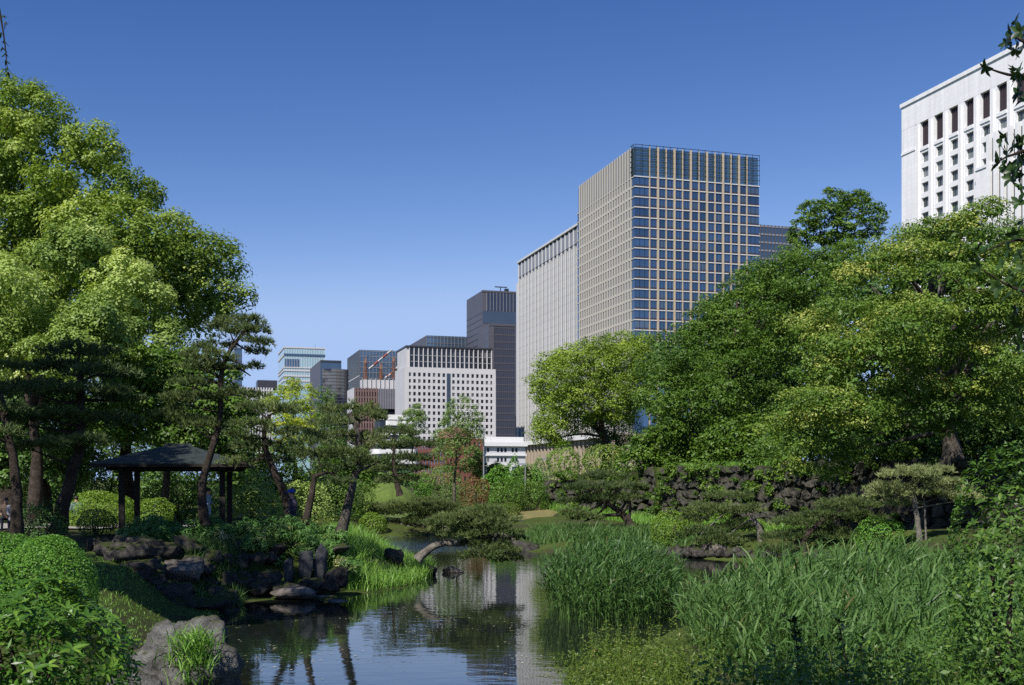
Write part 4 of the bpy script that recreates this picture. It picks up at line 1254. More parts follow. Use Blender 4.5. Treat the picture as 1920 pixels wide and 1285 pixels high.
def reed_bed(label, poly, n, hmin, hmax, seed, leaf_w=0.03, nleaf=7, zbase=None, group=None, dark=0.0):
    rng = np.random.default_rng(seed)
    poly = np.array(poly)
    lo, hi = poly.min(0), poly.max(0)
    pts = rng.uniform(lo, hi, (n * 4, 2)); pts = pts[poly_dist(pts, poly) < 0][:n]
    n = len(pts)
    z = np.maximum(ground_z(pts), -0.15) if zbase is None else np.full(n, zbase)
    patch = np.array([mnoise.noise((p[0] * 0.5, p[1] * 0.5, seed)) for p in pts])
    h = rng.uniform(hmin, hmax, n) * (1 + 0.18 * patch)
    edge = np.clip(-poly_dist(pts, poly) / 0.9, 0, 1)
    h *= 0.65 + 0.35 * edge
    base = np.column_stack([pts, z])
    # stalks
    lean = rng.normal(size=(n, 2)) * 0.10 * h[:, None]
    cen = pts.mean(0)
    outw = unit(pts - cen) * (1 - edge)[:, None] * 0.35
    lean += outw
    V1, Q1, t1 = blade_geo(base, h, lean, np.full(n, 0.014), rng, 3, 0.3, np.clip(rng.normal(0.55, 0.12, n), 0, 1))
    # leaves
    k = nleaf
    f = rng.uniform(0.30, 1.0, (n, k))
    st = base[:, None, :] + np.dstack([lean[:, None, 0] * f ** 1.8, lean[:, None, 1] * f ** 1.8, h[:, None] * f])
    th = rng.uniform(0, 2 * math.pi, (n, k))
    el = rng.uniform(0.65, 1.42, (n, k))
    wind = np.array([0.25, -0.05, 0])
    dr = np.dstack([np.cos(th) * np.cos(el), np.sin(th) * np.cos(el), np.sin(el)]) + wind + np.repeat(np.dstack([outw[:, 0] * 1.5, outw[:, 1] * 1.5, np.zeros(n)]).reshape(n, 1, 3), k, 1)
    dr = unit(dr.reshape(-1, 3))
    ll = rng.uniform(0.35, 0.75, n * k) * np.repeat(h / 1.7, k)
    tint = np.clip(np.repeat(0.48 + 0.22 * patch, k) + rng.normal(0, 0.15, n * k) - dark, 0, 0.93)
    tint = np.where(rng.random(n * k) < 0.012, 1.0, tint)        # a few dead, straw-coloured leaves
    V2, Q2, t2 = leaf_blades(st.reshape(-1, 3), dr, ll, leaf_w * rng.uniform(0.7, 1.2, n * k), rng, 3, rng.uniform(0.25, 0.9, n * k), tint)
    V = np.concatenate([V1, V2]); Q = np.concatenate([Q1, Q2 + len(V1)]); T = np.concatenate([t1, t2])
    o = obj_np('reed_bed', V, Q, M['reed'], None, True, T)
    tag(o, label, 'reeds', group, 'stuff')
    return o

def grass_patch(name, label, pts, h, seed, mat='blade', reach=0.5, wid=0.012, kind='stuff', cat='grass', dz=0.0, parent=None, z=None, droop=0.6, group=None):
    rng = np.random.default_rng(seed)
    pts = np.asarray(pts, float); n = len(pts)
    zz = (ground_z(pts[:, :2]) if z is None else z + np.zeros(n)) + dz
    hh = h * rng.uniform(0.55, 1.15, n)
    lean = rng.normal(size=(n, 2)) * reach * hh[:, None]
    V, Q, T = blade_geo(np.column_stack([pts[:, :2], zz - 0.01]), hh, lean, np.full(n, wid) * rng.uniform(0.7, 1.2, n), rng, 3, droop)
    o = obj_np(name, V, Q, M[mat], parent, True, T)
    tag(o, label, cat, group, kind)
    return o

def scatter(poly, n, seed):
    rng = np.random.default_rng(seed); poly = np.array(poly)
    pts = rng.uniform(poly.min(0), poly.max(0), (n * 5, 2))
    return pts[poly_dist(pts, poly) < 0][:n]

def ico(sub):
    import bmesh
    bm = bmesh.new(); bmesh.ops.create_icosphere(bm, subdivisions=sub, radius=1.0)
    v = np.array([x.co[:] for x in bm.verts]); f = np.array([[y.index for y in x.verts] for x in bm.faces]); bm.free()
    return v, f
ICO = {2: ico(2), 3: ico(3), 4: ico(4)}

def rock_geo(rad, seed, sub=3, rough=0.28, freq=1.1, facet=0.9, boxy=1.0):
    v, f = ICO[sub]
    rng = np.random.default_rng(seed)
    out = np.sign(v) * np.abs(v) ** boxy
    out = out / (1 + (1 - boxy) * 0.5)
    # planar cuts make flat facets
    for _ in range(14):
        n_ = sphere_dirs(rng, 1)[0]; lim = rng.uniform(0.52, 0.88)
        dt = out @ n_
        out = np.where((dt > lim)[:, None], out - n_ * ((dt - lim) * (0.6 + 0.4 * facet))[:, None], out)
    off = rng.uniform(0, 50, 3)
    dsp = np.array([mnoise.fractal(Vector(p * freq + off), 1.0, 2.1, 5 if sub > 2 else 3) for p in v])
    rid = np.array([abs(mnoise.noise(Vector(p * freq * 2.4 + off * 2))) for p in v])
    out = out * (1 + rough * dsp - rough * 0.5 * (0.25 - rid).clip(0) * 2)[:, None]
    return out * np.array(rad), f

def rock(name, label, c, rad, mat, seed, sub=3, rough=0.28, rz=None, cat='rock', group=None, freq=1.1, tilt=(0, 0), boxy=1.0, facet=0.9):
    V, Fc = rock_geo(rad, seed, sub, rough, freq, facet, boxy)
    me = mesh_np(name, V, Fc, M[mat], True)
    o = bpy.data.objects.new(name, me)
    o.location = c; o.rotation_euler = (tilt[0], tilt[1], rz if rz is not None else random.Random(seed).uniform(0, 6.28))
    link(o); tag(o, label, cat, group)
    return o

_stones = []
def edging(label, spots, mat, seed, name='stone_edging'):
    """a row of set stones: one thing, each stone a part. spots: (x, y, z, rx, ry, rz)"""
    global _stones
    key = mat
    e = thing(name, label, 'stone edging', (spots[0][0], spots[0][1], 0))
    rng = random.Random(seed)
    ms = [mesh_np('stone', *rock_geo((1.15, 1.15, 1.15), seed * 7 + k, 3, 0.34, 1.5), M[mat], False) for k in range(6)]
    for (x, y, z, a, b_, c) in spots:
        o = bpy.data.objects.new('stone', ms[rng.randrange(6)])
        o.location = (x - e.location[0], y - e.location[1], z); o.scale = (a, b_, c); o.rotation_euler = (rng.uniform(-.2, .2), rng.uniform(-.2, .2), rng.uniform(0, 6.28))
        link(o, e)
    return e

def big_leaf_mesh(name, L, Wd, mat, fold=0.25, bend=0.2):
    pr = [(0.0, 0.06), (0.18, 0.62), (0.42, 1.0), (0.68, 0.82), (0.88, 0.38), (1.0, 0.0)]
    V = []; Fc = []
    for t, w in pr:
        z = -bend * L * t * t
        V += [(t * L, -w * Wd / 2, z + fold * w * Wd / 2), (t * L, 0, z), (t * L, w * Wd / 2, z + fold * w * Wd / 2)]
    for i in range(len(pr) - 1):
        a = i * 3; Fc += [(a, a + 1, a + 4, a + 3), (a + 1, a + 2, a + 5, a + 4)]
    return mesh_py(name, V, Fc, mat, True)

def put_leaf(me, pos, direc, up, parent, scale=1.0, name='leaf'):
    d_ = Vector(direc).normalized(); u = Vector(up)
    s_ = u.cross(d_)
    if s_.length < 1e-4: s_ = Vector((1, 0, 0)).cross(d_)
    s_.normalize(); u = d_.cross(s_)
    m_ = Matrix((d_, s_, u)).transposed().to_4x4()
    o = bpy.data.objects.new(name, me)
    p = Vector(pos) - Vector(parent.location)
    o.matrix_world = Matrix.Translation(p) @ m_ @ Matrix.Scale(scale, 4)
    return link(o, parent)

def whorls(parent, tips, me_list, per, rng, scale=(0.8, 1.2), spread=0.9, lift=0.45):
    """rosettes of large leaves round shoot tips: tips = (pos, axis)"""
    for pos, ax in tips:
        ax = unit(np.array(ax)[None])[0]
        a = unit(np.cross(ax, rng.normal(size=3))[None])[0]; b_ = np.cross(ax, a)
        for k in range(per):
            th = 2 * math.pi * (k + rng.uniform(-.25, .25)) / per
            dr = (math.cos(th) * a + math.sin(th) * b_) * spread + ax * (lift + rng.uniform(-.2, .25))
            put_leaf(me_list[rng.integers(len(me_list))], pos, dr, ax, parent, rng.uniform(*scale))

# ------------------------------------------------------------------ gazebo
GA = (-11.48, 38.35); GR = R(10)
gzz = gz1(*GA)
ga = thing('gazebo', 'dark timber gazebo with low hipped shingle roof behind the bank', 'gazebo', (GA[0], GA[1], gzz), GR)
eave = 3.72 - gzz; apex = 4.38 - gzz
for sx in (-1.6, 1.6):
    for sy in (-1.6, 1.6):
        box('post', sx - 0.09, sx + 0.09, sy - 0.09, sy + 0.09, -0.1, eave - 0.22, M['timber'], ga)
for s in (-1.6, 1.6):
    box('beam', -2.1, 2.1, s - 0.09, s + 0.09, eave - 0.22, eave - 0.03, M['timber'], ga)
    box('beam', s - 0.085, s + 0.085, -2.1, 2.1, eave - 0.24, eave - 0.05, M['timber'], ga)
NC = 11; EH = 2.42; RX = 0.35
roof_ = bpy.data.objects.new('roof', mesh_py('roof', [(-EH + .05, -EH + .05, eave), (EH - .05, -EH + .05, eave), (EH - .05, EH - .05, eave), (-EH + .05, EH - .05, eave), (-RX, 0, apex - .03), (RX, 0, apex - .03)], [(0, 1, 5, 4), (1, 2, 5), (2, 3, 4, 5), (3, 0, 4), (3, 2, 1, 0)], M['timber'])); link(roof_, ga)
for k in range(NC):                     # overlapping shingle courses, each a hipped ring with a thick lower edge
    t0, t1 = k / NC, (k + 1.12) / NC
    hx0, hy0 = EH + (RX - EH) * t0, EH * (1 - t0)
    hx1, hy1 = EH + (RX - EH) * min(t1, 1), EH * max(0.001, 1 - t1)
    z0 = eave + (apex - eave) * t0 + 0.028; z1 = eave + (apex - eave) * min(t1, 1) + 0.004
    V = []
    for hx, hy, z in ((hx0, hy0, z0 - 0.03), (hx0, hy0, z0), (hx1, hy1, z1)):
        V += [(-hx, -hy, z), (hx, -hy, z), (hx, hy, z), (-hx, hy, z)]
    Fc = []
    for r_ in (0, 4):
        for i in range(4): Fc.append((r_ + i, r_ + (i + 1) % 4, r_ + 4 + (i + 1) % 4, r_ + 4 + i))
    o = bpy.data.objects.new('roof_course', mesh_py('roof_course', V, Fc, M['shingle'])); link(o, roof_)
box('ridge_cap', -RX - 0.1, RX + 0.1, -0.1, 0.1, apex - 0.02, apex + 0.07, M['shingle'], roof_)
for s in (-1, 1):
    box('fascia', -EH - 0.02, EH + 0.02, s * EH - 0.03, s * EH + 0.03, eave - 0.10, eave - 0.005, M['timber'], roof_)
    box('fascia', s * EH - 0.028, s * EH + 0.028, -EH + 0.04, EH - 0.04, eave - 0.098, eave - 0.007, M['timber'], roof_)
for i in range(9):
    x = -2.2 + 4.4 * i / 8
    box('rafter', x - 0.03, x + 0.03, -2.35, 2.35, eave - 0.045, eave - 0.004, M['timber'], roof_)
for (x0, x1, y0, y1) in ((-1.4, 1.4, 1.15, 1.5), (-1.5, -1.15, -1.2, 1.1)):
    bs = box('bench_seat', x0, x1, y0, y1, 0.42, 0.47, M['timber'], ga)
    under(box('bench_leg', x0 + 0.1, x0 + 0.2, y0 + 0.05, y1 - 0.05, -0.05, 0.42, M['timber'], ga), bs)
    under(box('bench_leg', x1 - 0.2, x1 - 0.1, y0 + 0.05, y1 - 0.05, -0.05, 0.42, M['timber'], ga), bs)

# ------------------------------------------------------------------ big trees, left
broad_tree('camphor_tree', 'huge yellow-green camphor tree filling the upper left', [(-90, 200), (-60, 165), (0, 170), (55, 172), (95, 182), (138, 215), (198, 240), (238, 284), (270, 326), (305, 362), (345, 385), (370, 408), (405, 425), (445, 455), (450, 525), (430, 590), (420, 650), (330, 650), (150, 600), (-90, 620)],
           62, 8, (12, 960), 1.75, 0.19, 'camphor', 11, cover=0.9, trunk=0.55, nb=14, spacing=1.16, lpp=2.5, nsub=30, subr=0.30, flat=0.85, back=0.8)
broad_tree('camphor_tree', 'pale-leaved tree in front of the huge camphor, above the gazebo', [(98, 440), (135, 412), (205, 388), (255, 420), (290, 470), (330, 480), (350, 520), (345, 640), (320, 740), (220, 740), (120, 650), (88, 520)],
           53, 4.5, (250, 960), 1.55, 0.16, 'camphor_pale', 12, cover=0.9, trunk=0.35, spacing=1.35, nsub=30, subr=0.30, flat=0.85, back=0.8, lpp=2.0)
broad_tree('camphor_tree', 'pale rounded tree at the left edge below the huge camphor', [(-70, 480), (0, 488), (45, 510), (60, 560), (120, 528), (195, 560), (250, 630), (245, 720), (100, 740), (-70, 740)],
           47, 4, (60, 960), 1.35, 0.15, 'camphor_pale', 13, cover=0.9, trunk=0.32, spacing=1.35, nsub=30, subr=0.30, flat=0.85, back=0.8, lpp=2.0)
broad_tree('understory_tree', 'shaded green tree behind the gazebo roof', [(180, 650), (350, 640), (450, 700), (470, 800), (460, 890), (400, 900), (300, 850), (190, 850), (160, 740)],
           49, 3.5, (300, 960), 1.0, 0.18, 'green', 14, cover=0.55, trunk=0.22, nb=6)
broad_tree('understory_tree', 'dark green tree at the left edge behind the pines', [(-120, 640), (80, 640), (190, 700), (210, 880), (120, 930), (-120, 930)],
           52, 4, (90, 960), 1.1, 0.19, 'deep', 15, cover=0.55, trunk=0.22, nb=6)
broad_tree('shade_tree', 'tall broad tree beyond the left edge that shades the gazebo', [(-800, 300), (-720, -60), (-480, -220), (-220, -120), (-130, 150), (-150, 400), (-420, 520), (-700, 480)],
           28, 4.5, (-430, 1000), 1.2, 0.26, 'camphor', 16, cover=0.6, trunk=0.32, nb=6, lpp=0.25)
broad_tree('shade_tree', 'nearer tall tree beyond the left edge that shades the shore', [(-960, 100), (-860, -350), (-560, -620), (-280, -480), (-190, -120), (-230, 200), (-560, 330), (-880, 280)],
           19, 3.6, (-560, 1080), 1.0, 0.24, 'camphor', 17, cover=0.6, trunk=0.30, nb=6, lpp=0.17)

# ------------------------------------------------------------------ middle distance trees
broad_tree('camphor_tree', 'bright yellow-green round tree below the pale cyan tower', [(498, 740), (520, 714), (550, 702), (582, 712), (600, 742), (603, 800), (590, 845), (560, 870), (520, 860), (494, 810)],
           108, 2.6, (552, 905), 0.75, 0.17, 'camphor_bright', 21, cover=0.9, trunk=0.25, spacing=1.3, nsub=20, subr=0.34, back=0.8, lpp=3)
broad_tree('broad_tree', 'dark green tree just right of the bright yellow-green one', [(590, 735), (612, 718), (640, 745), (655, 780), (660, 850), (630, 900), (592, 890)],
           102, 2.2, (622, 905), 0.6, 0.17, 'deep', 22, cover=0.7, trunk=0.2)
broad_tree('young_tree', 'slender pale young tree before the white windowed block', [(742, 800), (757, 764), (784, 752), (801, 775), (796, 815), (780, 845), (748, 840)],
           104, 1.5, (773, 905), 0.45, 0.14, 'young', 23, cover=0.42, trunk=0.10, bark='bark_grey', spacing=1.3)
broad_tree('young_tree', 'taller slender young tree left of the lamp post', [(828, 775), (850, 740), (882, 744), (898, 770), (912, 805), (905, 850), (885, 885), (835, 885), (812, 850), (808, 815)],
           94, 2.0, (852, 912), 0.5, 0.15, 'young', 24, cover=0.42, trunk=0.13, bark='bark_grey', spacing=1.3, nb=12)
broad_tree('young_tree', 'pale leafy tree close behind the lamp post', [(880, 850), (905, 838), (912, 880), (905, 905), (882, 905)],
           97, 1.2, (893, 908), 0.45, 0.14, 'young', 25, cover=0.4, trunk=0.08, nb=3)
broad_tree('camphor_tree', 'round yellow-green camphor before the white ribbed tower', [(993, 715), (1008, 690), (1008, 664), (1050, 655), (1085, 640), (1150, 630), (1200, 620), (1232, 632), (1245, 700), (1205, 770), (1180, 800), (1130, 790), (1090, 800), (1060, 842), (1000, 838), (988, 800), (1010, 765), (990, 735)],
           116, 6.5, (1135, 880), 1.15, 0.20, 'camphor_mid', 26, cover=0.9, trunk=0.5, spacing=0.95, nsub=24, subr=0.34, back=0.9, low=0.8, nb=5, zbase=3.9, lpp=5.0)
broad_tree('broad_tree', 'shadowy trunk-side crown under the round camphor', [(1075, 800), (1110, 770), (1190, 760), (1215, 830), (1180, 870), (1110, 860)],
           119, 3, (1160, 880), 0.8, 0.20, 'deep', 27, cover=0.7, trunk=0.3, zbase=3.9, nb=5)
broad_tree('zelkova_tree', 'broad deep green dome of a tree on the terrace, in front of the beige tower', [(1172, 820), (1185, 760), (1200, 690), (1225, 640), (1250, 605), (1300, 568), (1350, 540), (1400, 508), (1430, 488), (1480, 462), (1560, 448), (1640, 455), (1660, 520), (1560, 590), (1520, 660), (1500, 760), (1500, 885), (1400, 890), (1300, 884), (1220, 872), (1176, 852)],
           80, 9, (1330, 880), 1.35, 0.17, 'green', 28, cover=0.8, nsub=24, subr=0.34, flat=0.6, trunk=0.45, spacing=1.02, nb=12, back=0.9, zbase=3.9, low=0.4, lpp=2.6)
broad_tree('broad_tree', 'dark tree mostly hidden behind the deep green dome', [(1225, 700), (1270, 630), (1340, 585), (1430, 530), (1520, 490), (1600, 500), (1600, 700), (1500, 860), (1240, 860), (1205, 790)],
           92, 3.5, (1420, 880), 1.5, 0.42, 'deep', 32, cover=0.8, trunk=0.4, nb=6, zbase=3.9, lpp=0.9, back=0.2, spacing=1.1)
broad_tree('tall_tree', 'dark open-crowned tree standing highest behind the green dome', [(1474, 455), (1478, 415), (1505, 378), (1535, 360), (1556, 340), (1575, 360), (1605, 350), (1640, 362), (1668, 400), (1664, 440), (1600, 465), (1500, 472)],
           104, 3.6, (1570, 880), 0.62, 0.24, 'green', 29, cover=0.62, trunk=0.35, spacing=1.22, nb=14, zbase=3.9, flat=0.6)
broad_tree('evergreen_oak', 'large olive-green tree with yellow new leaves spreading over the right side', [(1442, 810), (1455, 720), (1480, 650), (1490, 610), (1530, 560), (1570, 508), (1640, 450), (1690, 428), (1740, 404), (1800, 374), (1860, 366), (1905, 388), (1970, 400), (2010, 500), (2010, 800), (1960, 850), (1850, 800), (1770, 830), (1660, 850), (1590, 900), (1500, 905), (1438, 860)],
           51, 8, (1790, 870), 1.15, 0.125, 'olive', 30, cover=0.8, flat=0.48, trunk=0.42, spacing=1.08, nsub=22, subr=0.34, nb=30, back=0.9, zbase=4.0, bark='bark_grey', low=0.15)
broad_tree('broad_tree', 'dark green tree mostly hidden behind the olive tree', [(1500, 700), (1560, 600), (1640, 520), (1740, 470), (1860, 440), (1990, 450), (1990, 800), (1850, 850), (1560, 860), (1490, 800)],
           64, 3, (1850, 880), 1.2, 0.34, 'deep', 31, cover=0.8, trunk=0.35, nb=6, zbase=4.0, lpp=0.9, back=0.2)

for (lab, px, w_, top, bot, d, mt, sd_, zb) in [
    ('deep green tree far behind the gazebo at left', 40, 130, 700, 965, 92, 'deep', 201, None),
    ('deep green tree far behind the middle of the gazebo', 210, 120, 720, 965, 96, 'green', 202, None),
    ('deep green tree far behind the right end of the gazebo', 370, 110, 740, 965, 90, 'deep', 203, None),
    ('low leafy tree behind the leaning pines', 500, 90, 830, 965, 84, 'green', 204, None),
    ('low dark tree under the farther pines', 640, 80, 830, 965, 88, 'green', 205, None),
    ('leafy green tree before the red brick building, left of the slender trees', 715, 34, 850, 930, 96, 'young', 211, None),
    ('small green tree before the white classical building', 935, 30, 858, 930, 99, 'green', 212, None),
    ('small green tree at the foot of the columned podium', 990, 26, 862, 925, 101, 'young', 213, None),
    ('small dark tree below the white balconies', 672, 30, 838, 930, 92, 'green', 214, None),
    ('dark understory tree on the terrace under the green dome, left', 1240, 85, 790, 892, 76, 'green', 206, 3.95),
    ('dark understory tree on the terrace under the green dome, right', 1390, 100, 780, 892, 72, 'green', 207, 3.95),
    ('dark understory tree between the green dome and the olive tree', 1520, 90, 760, 900, 66, 'deep', 208, 3.95),
    ('shadowed understory tree under the olive tree, right of the white glimpse', 1890, 95, 720, 890, 60, 'deep', 209, 3.95),
    ('shadowed understory tree under the olive tree, left of the white glimpse', 1680, 85, 740, 890, 60, 'deep', 210, 3.95)]:
    broad_tree('understory_tree', lab, [(px - w_, bot), (px - w_ * 0.95, (top + bot) / 2), (px - w_ * 0.6, top + 12), (px, top), (px + w_ * 0.6, top + 12), (px + w_ * 0.95, (top + bot) / 2), (px + w_, bot)],
               d, 2.5, (px, 910), 0.85, 0.24, mt, sd_, cover=0.55, spacing=1.0, lpp=1.0, trunk=0.15, nb=4, zbase=zb)

# ------------------------------------------------------------------ pines
pine_tree('garden_pine', 'tall pine with curving bare trunk in front of the gazebo', [(385, 985), (378, 940), (383, 890), (398, 840), (412, 790), (414, 720), (420, 680), (440, 645), (466, 612)], 0.125, 0.045, 32,
          [(452, 604, 42, 14), (478, 622, 28, 11), (428, 612, 34, 13), (482, 662, 26, 9), (470, 642, 22, 8), (392, 668, 48, 16), (362, 690, 36, 14), (400, 690, 40, 12), (470, 690, 26, 8), (340, 750, 42, 20), (362, 790, 42, 18), (442, 735, 26, 8), (480, 742, 26, 9), (350, 720, 36, 16), (375, 745, 40, 16), (405, 650, 36, 13), (445, 625, 40, 13), (495, 645, 22, 9), (330, 780, 40, 18), (385, 800, 36, 14)],
          'needle', 41, 0.15, 1.15, extra=[[(418, 690), (445, 690), (470, 705)], [(414, 720), (385, 715), (360, 730)]])
pine_tree('garden_pine', 'dark leaning pine with layered pads left of the gazebo', [(108, 1000), (118, 950), (135, 890), (150, 830), (152, 760), (150, 690)], 0.20, 0.08, 30,
          [(150, 660, 70, 16), (110, 690, 80, 18), (195, 700, 65, 17), (60, 730, 70, 18), (150, 735, 90, 18), (235, 750, 42, 15), (90, 780, 80, 18), (205, 790, 60, 16), (30, 790, 60, 18), (140, 830, 70, 16), (60, 840, 55, 16)],
          'needle_dark', 42, 0.16, 0.8)
pine_tree('garden_pine', 'dark straight pine at the left edge by the path', [(30, 1012), (32, 940), (26, 870), (12, 800), (0, 740)], 0.15, 0.07, 28,
          [(-10, 690, 60, 18), (-40, 740, 70, 20), (15, 770, 50, 16), (-20, 810, 60, 18)], 'needle_dark', 43, 0.16, 0.8)
pine_tree('garden_pine', 'pine leaning left beside the person in the blue cap', [(545, 980), (536, 935), (517, 890), (502, 855), (495, 815), (505, 780)], 0.15, 0.06, 36,
          [(470, 795, 42, 15), (520, 770, 52, 16), (485, 838, 50, 15), (448, 868, 34, 14), (545, 812, 45, 15), (515, 865, 42, 12), (475, 765, 32, 12), (450, 820, 34, 13)],
          'needle', 44, 0.17, 0.8)
pine_tree('garden_pine', 'small crooked pine between the two larger leaning pines', [(570, 992), (583, 935), (588, 905), (592, 893), (615, 886)], 0.11, 0.05, 33,
          [(632, 880, 40, 13), (600, 858, 45, 14), (560, 848, 40, 14), (585, 830, 40, 14), (640, 905, 30, 12)], 'needle_dark', 45, 0.15, 0.8)
pine_tree('garden_pine', 'grey-trunked pine leaning right at the end of the bank', [(638, 1005), (652, 950), (662, 905), (672, 860), (670, 810), (655, 775)], 0.15, 0.06, 34,
          [(655, 770, 58, 17), (692, 785, 45, 14), (622, 795, 40, 15), (650, 822, 60, 15), (702, 832, 42, 14), (635, 852, 52, 15), (690, 868, 40, 11), (600, 820, 32, 13)],
          'needle', 46, 0.16, 0.8, bark='bark_grey', extra=[[(668, 885), (690, 876), (712, 864)]])
pine_tree('garden_pine', 'farther dark pine before the red brick building', [(750, 930), (742, 895), (738, 860), (742, 820)], 0.16, 0.06, 60,
          [(742, 812, 42, 11), (772, 835, 44, 12), (720, 838, 38, 11), (762, 862, 52, 12), (728, 880, 46, 12), (748, 902, 44, 15), (785, 880, 30, 10)], 'needle_dark', 47, 0.22, 0.9)
pine_tree('spreading_pine', 'wide low pine with mounded crown on the far shore', [(792, 1000), (800, 978), (806, 955)], 0.14, 0.06, 66,
          [(812, 946, 55, 14), (768, 960, 58, 15), (842, 964, 52, 16), (792, 976, 50, 12), (728, 950, 42, 13), (702, 962, 34, 12), (852, 986, 36, 10)], 'needle', 48, 0.20, 1.2, yscale=0.7)
pine_tree('leaning_pine', 'low pine stretching from the bank out over the pond', [(783, 1050), (803, 1031), (830, 1019), (862, 1020), (895, 1008), (925, 1005)], 0.13, 0.05, 35,
          [(890, 982, 48, 17), (932, 998, 42, 18), (868, 1004, 42, 13), (910, 1022, 44, 15), (946, 1028, 32, 16), (956, 1052, 20, 9), (882, 968, 36, 13), (852, 992, 38, 13), (905, 1042, 40, 13), (830, 982, 34, 13), (862, 972, 44, 16), (905, 962, 42, 15), (938, 978, 36, 15), (960, 1010, 24, 16), (935, 1045, 34, 12)],
          'needle', 49, 0.16, 1.5, bark='bark_pale', dj=0.5)
pine_tree('garden_pine', 'layered pine with dark umbrella crown before the left end of the wall', [(1192, 1020), (1182, 985), (1165, 962), (1142, 945), (1125, 920)], 0.26, 0.07, 56,
          [(1135, 894, 42, 11), (1108, 915, 50, 11), (1165, 915, 48, 11), (1088, 940, 42, 11), (1182, 935, 34, 10), (1078, 965, 32, 11), (1130, 935, 48, 10), (1100, 972, 30, 9), (1195, 915, 22, 8)],
          'needle_dark', 50, 0.2, 1.0, bark='bark', extra=[[(1178, 978), (1182, 955), (1180, 930)], [(1165, 965), (1125, 968), (1095, 978)]])
pine_tree('garden_pine', 'grey pine leaning left below the mossy wall', [(1428, 1018), (1422, 988), (1402, 962), (1380, 945)], 0.15, 0.06, 46,
          [(1368, 932, 46, 14), (1330, 958, 52, 17), (1392, 955, 40, 13), (1312, 1000, 42, 17), (1378, 990, 52, 16), (1350, 1015, 48, 14), (1300, 975, 30, 12)], 'needle', 51, 0.17, 1.0, bark='bark_pale')
pine_tree('spreading_pine', 'broad double-mounded pine behind the reeds', [(1512, 1058), (1507, 1015), (1532, 985), (1572, 960)], 0.15, 0.06, 43,
          [(1590, 946, 56, 15), (1568, 965, 64, 16), (1622, 975, 44, 15), (1500, 980, 56, 16), (1540, 1000, 58, 16), (1470, 1008, 42, 16), (1600, 1008, 48, 14), (1452, 1030, 38, 12)], 'needle', 52, 0.16, 1.0)
pine_tree('garden_pine', 'pale flat-topped pine on straight poles before the dark wall', [(1726, 1025), (1720, 975), (1713, 925), (1715, 895)], 0.11, 0.06, 40,
          [(1700, 890, 56, 14), (1742, 884, 46, 13), (1668, 915, 46, 14), (1722, 925, 58, 14), (1782, 920, 46, 14), (1812, 934, 32, 16), (1690, 944, 38, 11), (1650, 930, 26, 11), (1755, 905, 50, 12)],
          'needle_pale', 53, 0.15, 1.1, bark='bark_pale', extra=[[(1737, 1025), (1734, 960), (1731, 905)]])

